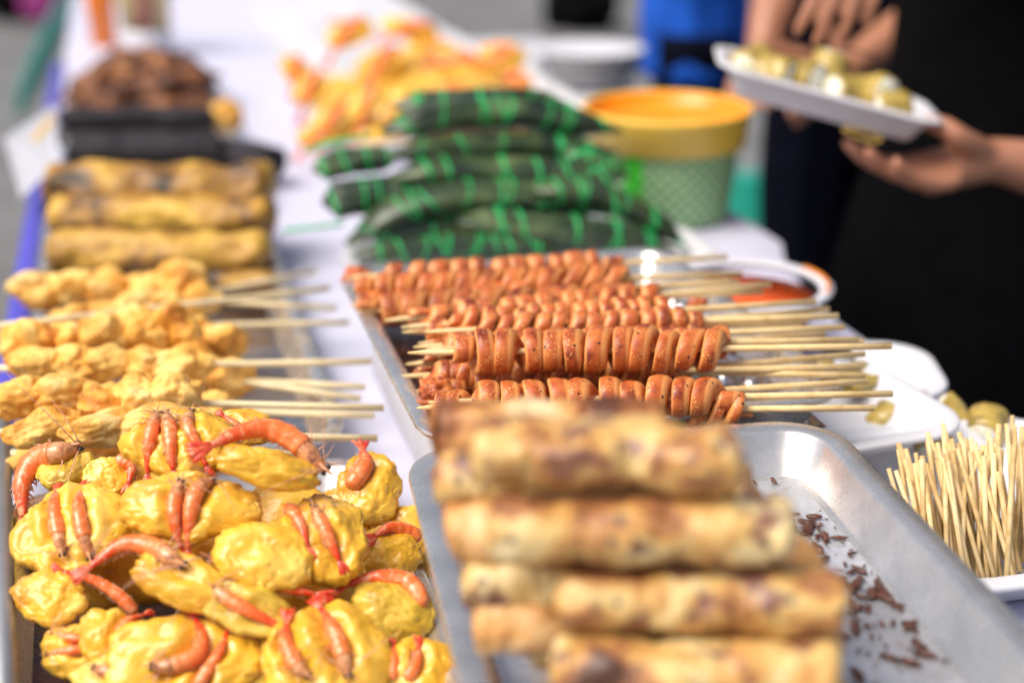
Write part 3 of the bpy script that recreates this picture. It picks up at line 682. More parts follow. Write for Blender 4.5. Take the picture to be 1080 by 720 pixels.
GR = 'fried spring rolls piled in the right hand tray'
SR = [ # x0,y0,x1,y1,z,rpx,label
 (497,474,780,482,.220,40,'topmost spring roll, pale and evenly blistered, at the back of the pile',.2),
 (515,556,838,560,.190,40,'second spring roll from the top with a big dark burnt patch',.1),
 (588,628,892,636,.160,38,'third spring roll down, shifted to the right',.0),
 (580,708,884,714,.134,42,'lowest spring roll, cut by the bottom edge of the picture',.1),
]
for i, (x0, y0, x1, y1, z, rp, lab, _) in enumerate(SR):
    a, b_ = PX(x0, y0, z), PX(x1, y1, z); m = (a-CAM).dot(CF)/1500
    roll(a, b_, rp*m, i*5+2, lab, group=GR)
# the rolls beneath, behind and left of those four
D0 = PX(497, 474, .205); k = 0
und = [ # dx(left), Y, z, len, label
 (455,455,.196,700,450,'spring roll behind the topmost one with its left end showing'),
 (462,500,.190,680,508,'spring roll between the top two, its pale left end poking out'),
 (470,560,.170,640,565,'spring roll whose left end sticks out beside the burnt one'),
 (488,610,.150,690,612,'dark spring roll end left of the third one'),
 (500,655,.132,700,655,'spring roll low in the pile whose left end touches the tray wall side'),
 (560,520,.175,795,520,'spring roll tucked behind the burnt one'),
 (640,590,.140,850,592,'spring roll behind the third one reaching furthest right'),
 (560,672,.118,860,676,'spring roll under the lowest visible row'),
]
for (x0, y0, z, x1, y1, lab) in und:
    a, b_ = PX(x0, y0, z), PX(x1, y1, z); m = (a-CAM).dot(CF)/1500; k += 1
    roll(a, b_, 36*m, 60+k, lab, mat='roll_dark' if k % 2 else 'roll', group=GR)
for lay in range(3):
    for q in range(5-lay):
        y = .505+.034*q+.015*lay; z = SZ+.022+.030*lay
        roll(V((.180-.004*lay, y, z)), V((.300-.004*lay, y-.008, z)), .0155, 90+lay*9+q, 'spring roll buried at the bottom of the right hand pile', group='spring rolls buried at the bottom of the pile', mat='roll_dark', n=20, nn=14)

# ------------------------------------------------------------------ battered chicken skewers
GC = 'battered chicken skewers on the left tray'
CK = [ # chunks x0,y0 -> x1,y1, z, r px, stick end, label
 (20,306,208,300,.062,20,355,325,'rearmost battered chicken skewer next to the long yellow rolls'),
 (60,340,225,315,.052,18,333,286,'battered chicken skewer whose stick rises steeply to the right'),
 (12,366,203,343,.078,25,347,304,'big golden chicken skewer with its stick crossing over the others'),
 (110,345,250,360,.050,22,368,340,'chicken skewer at the right of the tray, half under the big golden one'),
 (14,388,215,385,.070,20,392,381,'thin browned chicken skewer in the middle of the tray'),
 (150,395,262,392,.045,20,385,408,'darker chicken skewer low on the right side'),
 (5,420,205,418,.085,24,405,430,'plump chicken skewer just behind the shrimp fritters'),
 (120,430,240,432,.050,19,395,438,'chicken skewer half buried under the plump one'),
 (20,456,195,448,.078,21,398,462,'frontmost chicken skewer touching the shrimp fritters'),
 (40,372,200,370,.050,18,380,420,'chicken skewer mostly hidden below the thin browned one'),
 (30,478,200,470,.050,21,330,478,'chicken skewer hidden under the frontmost one'),
]
for i, (x0, y0, x1, y1, z, rp, ex, ey, lab) in enumerate(CK):
    a, b_ = PX(x0, y0, z), PX(x1, y1, z); m = (a-CAM).dot(CF)/1500; rr = random.Random(i+11)
    th = thing('chicken_skewer', (a+b_)/2, lab, 'skewer', GC)
    e = PX(ex, ey, max(.036, z-.02)); s0 = a+(a-e).normalized()*(.012 if i != 2 else .05)
    if i == 2: s0 = PX(-6, 344, z)
    stick(th, s0, e, .0027, 'stick_pale')
    n = 5 if (b_-a).length > .12 else 3
    for j in range(n):
        f = (j+.5)/n; C = a.lerp(b_, f)+V((0, 0, rr.uniform(-.003, .004))); ax0 = (b_-a).normalized()
        th_ = rr.uniform(-.4, .4); X = (ax0*math.cos(th_)+V((0, 1, 0))*math.sin(th_)).normalized(); Y = V((0, 0, 1)).cross(X).normalized(); Z = X.cross(Y)
        b = MB(); L_ = (b_-a).length/n
        blob(b, C, (X, Y, Z), (L_*.74, rp*m*rr.uniform(.85, 1.15), rp*m*rr.uniform(.85, 1.1)), 5, .24, 1.15, i*5+j, .065, 3.4)
        b.build('chicken_piece', M['chicken'], th)

# long battered rolls, black rolls, brown heap
def yroll(x0, x1, y0, y1, z, rp, seed, lab, mat='battered_roll', name='battered_banana_roll', cat='fried roll', group=None, wr=.12, nn=28):
    a, b_ = PX(x0, y0, z), PX(x1, y1, z); m = (a-CAM).dot(CF)/1500
    return roll(a, b_, rp*m, seed, lab, name, mat, cat, group, wr=wr, n=40, nn=nn, end=.5)
GY = 'long battered rolls behind the chicken skewers'
yroll(46, 290, 198, 200, .080, 30, 201, 'topmost long yellow battered roll behind the chicken skewers', group=GY, name='battered_roll')
yroll(52, 292, 226, 228, .062, 25, 202, 'long battered roll just below the topmost one, brown and patchy', group=GY, name='battered_roll')
yroll(50, 286, 264, 268, .044, 26, 203, 'long brown battered roll nearest the chicken skewers', group=GY, name='battered_roll')
yroll(60, 285, 244, 246, .025, 20, 204, 'long battered roll squeezed low between the others', group=GY, name='battered_roll')
yroll(160, 292, 296, 296, .030, 12, 205, 'short yellow battered roll lying behind the rear chicken skewer', group=GY, name='battered_roll')
GB = 'black rolls behind the battered rolls'
yroll(62, 226, 126, 124, .075, 14, 211, 'upper black roll in front of the brown heap', 'dark', 'black_roll', 'black roll', GB, .02)
yroll(70, 240, 160, 158, .045, 18, 212, 'lower black roll behind the yellow battered rolls', 'dark', 'black_roll', 'black roll', GB, .02)
yroll(236, 292, 162, 172, .035, 20, 213, 'short black roll at the right end of the black rolls', 'dark', 'black_roll', 'black roll', GB, .02)
yroll(60, 230, 146, 146, .025, 14, 214, 'black roll underneath the two longer ones', 'dark', 'black_roll', 'black roll', GB, .02)
a = PX(240, 122, .072); b = MB(); blob(b, a, WX, (.022, .02, .022), 4, .2, 2, 4); tag(b.build('fried_cake', M['chicken'], None), 'small orange fried cake at the right end of the upper black roll', 'cake')
b = MB(); rh = random.Random(5)
for i in range(150):
    u, v_ = rh.gauss(0, .5), rh.gauss(0, .42)
    if u*u+v_*v_ > 1: continue
    h = .070*(1-(u*u+v_*v_))+rh.uniform(-.004, .012)
    c0 = V((.032+u*.135, 2.50+v_*.20, TZ+.012+h)); blob(b, c0, WX, (rh.uniform(.012, .024), rh.uniform(.010, .02), rh.uniform(.008, .016)), 3, .35, 1.8, i, .1)
blob(b, V((.032, 2.50, TZ+.02)), WX, (.115, .16, .055), 4, .1, 3, 9)
tag(b.build('brown_heap', M['nugget'], None), 'heap of dark brown crumbly fried bits at the back of the left row', 'fried bits', kind='stuff')

# drink glass, stick holder, white bag
t = thing('orange_tumbler', PX(110, 48, 0), 'tall orange tumbler standing behind the brown heap', 'tumbler')
c = V(t.location); b = MB(); lathe(b, c, [(0, 0), (.028, 0), (.034, .22), (.031, .22), (.026, .006), (0, .006)], 32); b.build('cup', M['orange_drink'], t)
t = thing('chopstick_holder', PX(156, 56, 0), 'pot packed with pale upright chopsticks at the back of the table', 'holder')
c = V(t.location); b = MB(); lathe(b, c, [(0, 0), (.05, 0), (.054, .05), (.051, .05), (.047, .006), (0, .006)], 32); b.build('pot', M['white'], t)
M['pinkstick'] = plain('pinkstick', (.45, .12, .12), .5)
b = MB(); b2 = MB()
for i in range(46):
    a = rh.uniform(0, 6.28); r_ = .045*math.sqrt(rh.random()); q = c+V((r_*math.cos(a), r_*math.sin(a), .008)); e = q+V((r_*math.cos(a)*.5+rh.uniform(-.01, .01), r_*math.sin(a)*.4, .23+rh.uniform(-.01, .01)))
    tube(b2 if i % 4 == 0 else b, [q, e], .0042, 6)
b.build('chopsticks', M['stick_pale'], t); b2.build('chopsticks', M['pinkstick'], t)

# ------------------------------------------------------------------ leaf parcels
def parcel(pts, z, rp, seed, lab, nb=8, flat=.70, b0=.12, b1=.88, fixedY=None):
    P3 = [PY(x, y, fixedY+(0 if len(p_) == 2 else p_[2])) for p_ in pts for x, y in [p_[:2]]] if fixedY else [PX(x, y, z) for x, y in pts]
    m = (P3[0]-CAM).dot(CF)/1500; n = 48; P = smooth_path(P3, n); r = rp*m
    def rad(t): e = min(t/.14, (1-t)/.22, 1.0); return r*(.38+.72*math.sin(e*PI/2)**.8)
    def fl(t): e = min(t/.14, (1-t)/.18, 1.0); return .25+.75*e
    def prof(t, a): return (1+.07*noise.noise(V((t*5, math.cos(a)*1.5+seed, math.sin(a)*1.5)))*2+.06*math.sin(a*3+seed+t*3)+.03*math.sin(a*7+seed-t*5))*(1-(1-fl(t))*abs(math.sin(a)))
    th = thing('leaf_parcel', P[n//2]-V((0, 0, r)), lab, 'leaf parcel', 'leaf parcels tied with green string')
    b = MB(); rads = [rad(i/(n-1)) for i in range(n)]; tube(b, P, rads, 28, flat=flat, prof=prof)
    # raised leaf edge
    rr = random.Random(seed); a0 = rr.uniform(.6, 1.9); fr = frames(P); e1 = []
    for i in range(3, n-3):
        t_, u, s = fr[i]; a = a0+.25*math.sin(i*.12+seed); q = prof(i/(n-1), a); e1.append(P[i]+(s*math.cos(a)+u*math.sin(a)*flat)*rads[i]*q*1.03)
    tube(b, e1, [r*.05]*len(e1), 5); b.build('leaf_wrap', M['leaf'], th)
    b = MB(); loop = []; nb = max(4, int(nb*.72))
    for k_ in range(nb):
        t0 = b0+(b1-b0)*(k_+rr.uniform(-.3, .3))/(nb-1)
        for dd in (0, .022 if rr.random() < .4 else None):
            if dd is None: continue
            sl = rr.uniform(-.03, .03)
            for q_ in range(25):
                a = 2*PI*q_/24-PI/2; tt = min(.97, max(.03, t0+dd+sl*math.sin(a))); fi = tt*(n-1); i0 = int(fi); f_ = fi-i0
                c = P[i0].lerp(P[min(n-1, i0+1)], f_); t_, u, s = fr[i0]
                loop.append(c+(s*math.cos(a)+u*math.sin(a)*flat)*rad(tt)*prof(tt, a)*1.035)
    tube(b, loop, .0017, 6, flat=.6, caps=False)
    b.build('string', M['string'], th); return th
LP = [
 ([(412,112),(470,106),(540,103),(606,112)],1.56,15,'topmost leaf parcel at the very back of the stack',8),
 ([(402,140),(460,122),(540,118),(600,128),(656,138)],1.53,21,'upper leaf parcel whose pointed right end sticks out over the bucket side',10),
 ([(404,164),(470,156),(550,152),(650,160)],1.51,16,'thin leaf parcel under the upper pointed one with a ragged edge',8),
 ([(412,186),(490,180),(570,182),(660,186)],1.48,19,'leaf parcel in the middle of the stack with evenly spaced ties',9),
 ([(365,258),(412,228),(470,208),(540,206),(610,212),(664,226)],1.44,20,'bent leaf parcel curving down to the front left corner of the stack',12),
 ([(482,232),(540,238),(620,244),(712,262)],1.40,20,'front leaf parcel sloping down to the right with a bundle of ties',8),
 ([(330,180),(370,170),(420,166)],1.52,18,'short leaf parcel at the upper left of the stack',4),
 ([(340,214),(386,206),(440,202)],1.48,24,'pale grey green leaf parcel at the left of the stack',5),
 ([(372,268),(440,262),(520,256),(590,262)],1.385,14,'lowest leaf parcel just behind the sausages with dense ties',12),
 ([(560,200),(630,205),(680,228),(722,258)],1.425,18,'leaf parcel drooping over the right side of the stack',7),
 ([(590,160),(630,172),(664,186)],1.50,15,'short leaf parcel at the upper right with a bulky knot',5),
 ([(440,222),(520,226),(620,232)],1.46,24,'leaf parcel buried in the middle of the stack',6),
 ([(420,196),(520,196),(620,204)],1.52,26,'leaf parcel buried at the back of the stack',6),
 ([(380,240),(470,244),(580,250)],1.45,26,'leaf parcel buried at the bottom of the stack',6),
]
for i, (pts, Y, rp, lab, nb) in enumerate(LP): parcel(pts, 0, rp, i+3, lab, nb, fixedY=Y)
# loose string tails
for pts, lab in (([(640,190),(648,205),(650,225)],'loose green string end hanging at the right of the leaf stack'), ([(600,168),(622,158),(640,172),(620,182)],'bulky green string knot at the upper right of the leaf stack'), ([(322,160),(350,150),(392,142)],'flat green string lying at the upper left of the leaf stack'), ([(300,243),(330,240),(362,236)],'thin green string trailing left over the white cloth')):
    b = MB(); P3 = smooth_path([PY(x, y, 1.37 if x > 500 else 1.45) for x, y in pts], 14)
    tube(b, P3, .0035, 6, flat=.5); tag(b.build('loose_string', M['string'], None), lab, 'string')
tray('foam_tray', (.412, 1.445, TZ+.001), .405, .18, .024, math.radians(-2), M['foam'], 'white rimmed tray under the stack of green leaf parcels', lip=.014, r=.045)

# ------------------------------------------------------------------ bucket
BC = V((.642, 1.635, TZ+.001))
t = thing('plastic_bucket', BC, 'round green bucket with a net pattern and orange lined yellow rim', 'bucket')
HB = .135
b = MB(); lathe(b, BC, [(0, 0), (.078, 0), (.082, .003)]+[(.082+.011*k/8, .003+(HB-.03)*k/8) for k in range(1, 9)], 96)
n96 = 96
# re-derive v by height
b.a['v'] = [(p.z-BC.z)/HB for p in b.v]
b.build('bucket_wall', M['bucket_wall'], t)
b = MB(); lathe(b, BC, [(.091, HB-.044), (.0985, HB-.042), (.1035, HB-.004), (.106, HB), (.103, HB+.003), (.099, HB)], 64); b.build('rim', M['bucket_rim'], t)
b = MB(); lathe(b, BC, [(.0995, HB+.001), (.096, HB-.006), (.090, HB-.016), (.05, HB-.019), (0, HB-.018)], 64); b.build('lid', M['orange'], t)

# ------------------------------------------------------------------ sauce bowl
BC = V((.548, 1.170, TZ+.001))
t = thing('sauce_bowl', BC, 'clear plastic bowl of orange red chilli sauce behind the skewer sticks', 'bowl')
b = MB(); lathe(b, BC, [(0, 0), (.040, 0), (.052, .012), (.068, .055), (.075, .060), (.075, .062), (.066, .059), (.050, .014), (.038, .003), (0, .003)], 64); b.build('bowl', M['glass'], t)
b = MB(); lathe(b, BC, [(0, .0045), (.0375, .0045), (.0492, .015), (.064, .050), (0, .050)], 48); b.build('sauce', M['sauce'], t)
b = MB(); lathe(b, BC, [(.0665, .0595), (.068, .0565), (.0755, .0600), (.079, .0605), (.0795, .0625), (.0755, .0640), (.069, .0625), (.0665, .0605)], 64); b.build('rim', M['white'], t)
b = MB(); tube(b, [BC+V((.074*math.cos(a), .074*math.sin(a), .0648)) for a in [math.radians(x) for x in range(-40, 25, 5)]], .0018, 6); b.build('sauce_smear', M['orange'], t)

# ------------------------------------------------------------------ foam trays on the right
tF1 = tray('foam_tray', (.610, 1.02, TZ+.001), .095, .13, .028, math.radians(-18), M['foam'], 'white foam tray behind the chilli sauce end of the skewers', lip=.012, r=.03, slope=.02, group=None)
tF2 = tray('foam_tray', (.498, .905, TZ+.030), .16, .16, .026, math.radians(4), M['foam'], 'white foam tray half covering the one behind it, under the stick ends', lip=.012, r=.03, slope=.02)
tF3 = tray('foam_tray', (.556, .775, TZ+.001), .215, .24, .034, math.radians(-2), M['foam'], 'white foam tray holding cut rolls and the bunch of skewer sticks at the right edge', lip=.012, r=.035, slope=.02)
def slice_(c, axd, r, L, seed, lab, grp):
    th = thing('roll_slice', c, lab, 'roll slice', grp)
    axd = axd.normalized(); n = 14; P = [c-axd*L/2+axd*L*i/(n-1) for i in range(n)]; b = MB()
    tube(b, P, [r*(.93 if i in (0, n-1) else 1) for i in range(n)], 20, prof=lambda t, a: 1+.09*noise.noise(V((t*2+seed, math.cos(a)*1.6, math.sin(a)*1.6)))*2)
    b.build('wrapper', M['wrap'], th)
    for s in (-1, 1):
        b = MB(); q = c+axd*s*(L/2)
        P2 = [q-axd*s*.001, q+axd*s*.0012]; tube(b, P2, [r*.84, r*.80], 20); b.build('filling', M['fill'], th)
    return th
for i, (x, y, z, ang, tl, lab) in enumerate([(935,447,.028,.3,.9,'leftmost cut roll in the foam tray behind the skewer sticks'),(968,438,.034,1.6,.5,'cut roll at the back of the foam tray behind the skewer sticks'),(1000,440,.030,2.4,.7,'cut roll in the middle of the foam tray behind the skewer sticks'),(1040,450,.030,.8,.4,'cut roll at the right of the foam tray behind the skewer sticks'),(985,470,.022,1.1,.2,'flat lying cut roll at the foot of the skewer sticks')]):
    slice_(PX(x, y, z), V((math.cos(ang), math.sin(ang), tl)), .016, .026, i, lab, 'cut rolls in the foam tray')
for i, (x, y, z) in enumerate([(865,388,.045),(882,378,.045),(900,392,.045),(850,420,.02),(905,404,.045)]):
    b = MB(); blob(b, PX(x, y, z+.006), WX, (.016, .011, .008), 3, .3, 1.5, i+3)
    tag(b.build('dark_scrap', M['dark' if i % 2 else 'wrap'], None), ['dark food scrap nearest the stick ends', 'olive food scrap at the back of the foam tray', 'black scrap in the middle of the foam tray', 'olive scrap on the table beside the sausage tray', 'rightmost black scrap in the foam tray'][i], 'food scrap', 'food scraps under the stick ends')
GK = 'spare bamboo skewers standing in a bunch'
rk = random.Random(21)
kp = []
tries = 0
while len(kp) < 90 and tries < 9000:
    tries += 1; q = (rk.uniform(0, 1), rk.uniform(0, 1))
    if all(abs(q[0]-p[0]) > .021 or abs(q[1]-p[1]) > .085 for p in kp): kp.append(q)
for i, (u, v_) in enumerate(kp):
    bx = .470+u*.090; by = .692+v_*.045; z0 = TZ+.010; hh = .066+.012*u+rk.uniform(-.010, .008)
    base = V((bx, by, z0)); top = base+V((rk.gauss(.012, .009)-.012*(1-u), rk.gauss(.040, .008), hh))
    if rk.random() < .1: top += V((rk.choice((-1, 1))*.02, 0, -.006))
    b = MB(); tube(b, [base, base.lerp(top, .5), top], rk.uniform(.0014, .0020), 8)
    tag(b.build('bamboo_skewer', M['stick_mid'], None), 'pale bamboo skewer standing in the bunch at the right edge', 'bamboo stick', GK)
# ------------------------------------------------------------------ hand held foam tray
tc = PD(862, 116, 1.50)
Lx = (CR*math.cos(math.radians(15))-CU*math.sin(math.radians(15))).normalized()
Wy = (CF*.90+CU*.36); Wy = (Wy-Lx*Wy.dot(Lx)).normalized(); Nz = Lx.cross(Wy).normalized()
AX = (Lx, Wy, Nz)
def TL(x, y, z): return tc+Lx*x+Wy*y+Nz*z
tH = tray('foam_tray', tc, .236, .150, .030, 0, M['foam'], 'white foam tray of cut rolls held out in a hand above the stall', lip=.009, r=.026, slope=.016, ax=AX)
hs_ = [(-.078,.012,.020,(.5,.8,.3)),(-.056,-.016,.020,(.9,-.5,.1)),(-.024,-.008,.022,(.7,-.6,.2)),(.000,.022,.034,(.1,.3,.9)),(.018,-.014,.020,(.8,.5,.0)),(.046,-.004,.026,(.6,-.8,.3)),(.066,-.022,.018,(1,.4,.2)),(-.01,.04,.018,(1,.1,.1))]
nm = ['leftmost cut roll on the hand held tray','second cut roll from the left on the hand held tray','cut roll left of the white faced one on the hand held tray','upturned cut roll showing its white filling on the hand held tray','cut roll in front of the upturned one on the hand held tray','long olive cut roll leaning at the right on the hand held tray','rightmost cut roll by the thumb on the hand held tray','cut roll at the back of the hand held tray']
for i, (x, y, z, d) in enumerate(hs_):
    slice_(TL(x, y, z+.004), Lx*d[0]+Wy*d[1]+Nz*d[2], .021, .036 if i != 5 else .050, i+20, nm[i], 'cut rolls on the hand held tray')
b = MB(); tube(b, smooth_path([TL(-.03, .03, .03), TL(.0, .045, .055), TL(.03, .06, .062), TL(.055, .065, .06)], 14), [.003]*14, 8, flat=.4)
for k_ in (-1, 0, 1): tube(b, [TL(-.03, .03+.004*k_, .03), TL(-.055, .022+.005*k_, .018)], .001, 6)
tag(b.build('plastic_fork', M['glass'], None), 'clear plastic fork lying on the hand held tray', 'fork')
b = MB(); loop = [TL(.040+.020*math.cos(a), -.066+.004*math.sin(a*2), -.0015+.004*math.sin(a)) for a in [2*PI*k_/24 for k_ in range(25)]]
tube(b, loop, .0012, 6, caps=False); tag(b.build('rubber_band', M['band'], None), 'yellow rubber band under the hand held foam tray', 'rubber band')

# ------------------------------------------------------------------ people
def body_mesh(name, chains, ells, parent, voxel=.006, mat='skin'):
    b = MB()
    for pts, rads in chains:
        n = max(8, 6*len(pts)); P = smooth_path(pts, n)
        rr = [rads[min(len(rads)-1, int(i/(n-1)*(len(rads)-1)))]*(1-((i/(n-1)*(len(rads)-1)) % 1))+rads[min(len(rads)-1, int(i/(n-1)*(len(rads)-1))+1)]*((i/(n-1)*(len(rads)-1)) % 1) for i in range(n)]
        # round ends
        t0 = (P[0]-P[1]).normalized(); t1 = (P[-1]-P[-2]).normalized()
        P = [P[0]+t0*rr[0]*.85, P[0]+t0*rr[0]*.5]+P+[P[-1]+t1*rr[-1]*.5, P[-1]+t1*rr[-1]*.85]
        rr = [rr[0]*.4, rr[0]*.85]+rr+[rr[-1]*.85, rr[-1]*.4]
        tube(b, P, rr, 12)
    for c, ax, rad in ells: blob(b, c, ax, rad, 3, 0, 1, 0, 0)
    o = b.build(name, M[mat], parent)
    md = o.modifiers.new('remesh', 'REMESH'); md.mode = 'VOXEL'; md.voxel_size = voxel; md.use_smooth_shade = True
    s = o.modifiers.new('smooth', 'SMOOTH'); s.iterations = 6; s.factor = .5
    return o
def hand_chains(wrist, pd, sd, nd_, curl=.35, size=1.0, spread=.12, side=1):
    """pd palm direction, sd side towards the thumb, nd_ palm normal (fingers curl toward it)"""
    ch = []; pd, sd, nd_ = pd.normalized(), sd.normalized(), nd_.normalized(); z = size
    ch.append(([wrist, wrist+pd*.045*z+sd*.012*z, wrist+pd*.085*z+sd*.020*z], [.021*z, .019*z, .014*z]))
    ch.append(([wrist, wrist+pd*.045*z-sd*.010*z, wrist+pd*.080*z-sd*.022*z], [.021*z, .018*z, .013*z]))
    ch.append(([wrist, wrist+pd*.05*z, wrist+pd*.085*z], [.022*z, .018*z, .014*z]))
    for k_, (off, ln) in enumerate(((.030, .070), (.010, .078), (-.011, .072), (-.030, .056))):
        p = wrist+pd*(.082-abs(off)*.15)*z+sd*off*z; d = (pd+sd*off/.03*spread).normalized(); c = curl*(1+.1*k_)
        pts = [p-pd*.02*z, p]
        for j in range(3):
            d = (d*math.cos(c)+nd_*math.sin(c)).normalized(); p = p+d*ln*z*(.42, .33, .25)[j]; pts.append(p)
        ch.append((pts, [.010*z, .0095*z, .0088*z, .008*z, .0068*z]))
    return ch
HUMAN = {}
def person(lab, base, face, scale=1.0, arms=None, top='navy_cloth', bottom='navy_cloth', dress=False, legs=.10, voxel=.007, sleeve=.5, longhair=True):
    """standing figure: base = point between the feet, face = facing direction"""
    F = V(face).normalized(); U = V((0, 0, 1)); Rt = F.cross(U); z = scale
    th = thing('person', V(base), lab, 'person')
    def P(x, y, h): return V(base)+Rt*x*z+F*y*z+U*h*z
    ch = []; el = []
    for s in (-1, 1):
        ch.append(([P(s*.09, 0, .90), P(s*.10, .01, .50), P(s*legs, -.01, .09)], [.078, .052, .034]))
        ch.append(([P(s*legs, -.02, .035), P(s*legs, .08, .03), P(s*(legs+.01), .16, .022)], [.032, .034, .02]))
    for s in (-1, 1): ch.append(([P(s*.05, 0, .88), P(s*.045, 0, 1.05), P(s*.055, 0, 1.25), P(s*.03, 0, 1.36)], [.095, .08, .09, .07]))
    ch.append(([P(-.10, 0, 1.34), P(.10, 0, 1.34)], [.06, .06]))
    ch.append(([P(0, 0, 1.36), P(0, .01, 1.48)], [.05, .045]))
    el.append((P(0, .02, 1.57), (Rt, F, U), (.072*z, .09*z, .11*z)))
    el.append((P(0, .115, 1.55), (Rt, F, U), (.012*z, .018*z, .022*z)))
    for s in (-1, 1): el.append((P(s*.074, .0, 1.56), (Rt, F, U), (.010*z, .018*z, .028*z)))
    armp = {}
    for s in (-1, 1):
        sh = P(s*.17, 0, 1.34)
        a = (arms or {}).get(s)
        if a is None: elb = P(s*.23, -.02, 1.07); wr = P(s*.22, .07, .84); hd = dict(pd=-U, sd=F, nd_=-Rt*s, curl=.25)
        else: elb, wr, hd = a; hd = dict(hd)
        ch.append(([sh, elb], [.048*z, .036*z])); ch.append(([elb, elb.lerp(wr, .45), wr], [.036*z, .036*z, .0235*z]))
        th_c = hd.pop('thumb', None); ch += hand_chains(wr, **hd)
        hn = hd
        if th_c is None:
            q = wr+hn['pd']*.025+hn['sd']*.02; ch.append(([q, q+(hn['sd']*.8+hn['pd']*.7).normalized()*.035, q+(hn['sd']*.5+hn['pd']).normalized()*.065], [.013, .011, .008]))
        else: ch.append(th_c)
        armp[s] = (sh, elb, wr)
    body = body_mesh('body', ch, el, th, voxel)
    def shell(name, mat, chs, n=28, flat=1.0):
        b = MB()
        for pts, rads in chs:
            k_ = 26; Q = smooth_path(pts, k_); m_ = len(rads)-1
            rr = []
            for i in range(k_):
                f = i/(k_-1)*m_; j = min(m_-1, int(f)); rr.append(rads[j]*(1-(f-j))+rads[j+1]*(f-j))
            tube(b, Q, rr, n, up=F, flat=flat, caps=True, prof=lambda t, a: 1+.05*noise.noise(V((t*4, math.cos(a)*2, math.sin(a)*2)))*2+.025*math.sin(a*9+t*3))
        return b.build(name, M[mat], th)
    if dress:
        shell('dress', top, [([P(0, 0, .30), P(0, 0, .6), P(0, 0, .95), P(0, 0, 1.12), P(0, 0, 1.34), P(0, 0, 1.42)], [.26*z, .25*z, .21*z, .19*z, .20*z, .12*z])], 40, .78)
    else:
        shell('shirt', top, [([P(0, 0, .82), P(0, 0, 1.0), P(0, 0, 1.25), P(0, 0, 1.40)], [.185*z, .175*z, .20*z, .11*z])], 36, .74)
        shell('trousers', bottom, [([P(s*.085, 0, .93), P(s*.10, 0, .5), P(s*legs, -.01, .07)], [.105*z, .075*z, .062*z]) for s in (-1, 1)], 24, 1)
    for s in (-1, 1):
        sh, elb, wr = armp[s]; shell('sleeve', top, [([sh-U*.0, sh.lerp(elb, sleeve)], [.068*z, .060*z])], 20, 1)
    for s in (-1, 1):
        b = MB(); P2 = smooth_path([P(s*legs, -.06, .04), P(s*legs, .05, .045), P(s*(legs+.01), .19, .028)], 12); tube(b, P2, [.03+.02*math.sin(PI*i/11) for i in range(12)], 14, flat=.9); b.build('shoe', M['shoe'], th)
    b = MB(); blob(b, P(0, -.005, 1.60), (Rt, F, U), (.085*z, .098*z, .10*z), 4, .04, 3, 2)
    if longhair: tube(b, smooth_path([P(0, -.06, 1.60), P(0, -.09, 1.45), P(0, -.10, 1.25)], 12), [.07*z, .075*z, .075*z, .07*z]+[.065*z]*6+[.05*z, .02*z], 16, flat=.6, up=F)
    b.build('hair', M['hair'], th)
    for s in (-1, 1):
        b = MB(); blob(b, P(s*.03, .102, 1.58), (Rt, F, U), (.012, .008, .007), 2, 0, 1, 0, 0); b.build('eye', M['eye'], th)
    return th
# woman in black holding the tray: wrist right of the tray, fingers under it, thumb on its rim
wr = PD(1048, 168, 1.50); elb = PD(1225, 205, 1.56)
pdir = (PD(962, 186, 1.485)-wr).normalized()
ndir = (Nz-pdir*Nz.dot(pdir)).normalized(); sdir = pdir.cross(ndir).normalized()
if sdir.dot(CF) < 0: sdir = -sdir
thumb = ([wr+(PD(1030, 160, 1.48)-wr)*.6, PD(1012, 146, 1.455), PD(996, 134, 1.455), PD(980, 130, 1.46)], [.017, .015, .0125, .010])
W0 = PY(1110, 100, 1.58); base = V((W0.x, 1.62, 0))
person('person in a long black dress at the right edge holding out a foam tray', (base.x, base.y, 0), (-.75, -.55, 0), 1.0,
       arms={1: (PD(1045, -120, 1.60), PD(915, -88, 1.52), dict(pd=PD(888, 10, 1.49)-PD(915, -88, 1.52), sd=-CR, nd_=CF, curl=.22, size=.95)), -1: (elb, wr, dict(pd=pdir, sd=sdir, nd_=ndir, curl=.30, size=1.08, spread=.10, thumb=thumb))}, top='black_cloth', dress=True, voxel=.0045, sleeve=1.0)
# person behind in navy with reaching bare arm
b0 = PY(915, 200, 2.15)
elb2 = PY(826, -25, 2.02); wr2 = PY(803, 52, 1.93)
elb3 = PY(1000, 2, 1.95); wr3 = PY(888, 76, 1.86)
person('person in dark navy clothes behind the hand held tray with bare forearms', (b0.x, 2.15, 0), (-.5, -.85, 0), 1.0,
       arms={1: (elb2, wr2, dict(pd=wr2-elb2, sd=CR, nd_=-CF, curl=.3, size=.9)), -1: (elb3, wr3, dict(pd=(wr3-elb3), sd=CU, nd_=-CF, curl=.3, size=.95))},
       top='navy_cloth', bottom='navy_cloth', voxel=.006, sleeve=.8, legs=.08)
b0 = PY(732, 60, 2.85)
person('person in a bright blue shirt and dark trousers far behind the bucket', (b0.x, 2.85, 0), (-.92, .39, 0), .86, arms={k_: (V((b0.x+.02, 2.85-.12*k_, 1.02)), V((b0.x+.02, 2.85-.09*k_, .90)), dict(pd=V((-.2, 0, -1)), sd=V((-1, 0, 0)), nd_=V((0, k_, 0)), curl=.3, size=.85)) for k_ in (-1, 1)}, top='blue_cloth', bottom='navy_cloth', voxel=.009, sleeve=1.0)
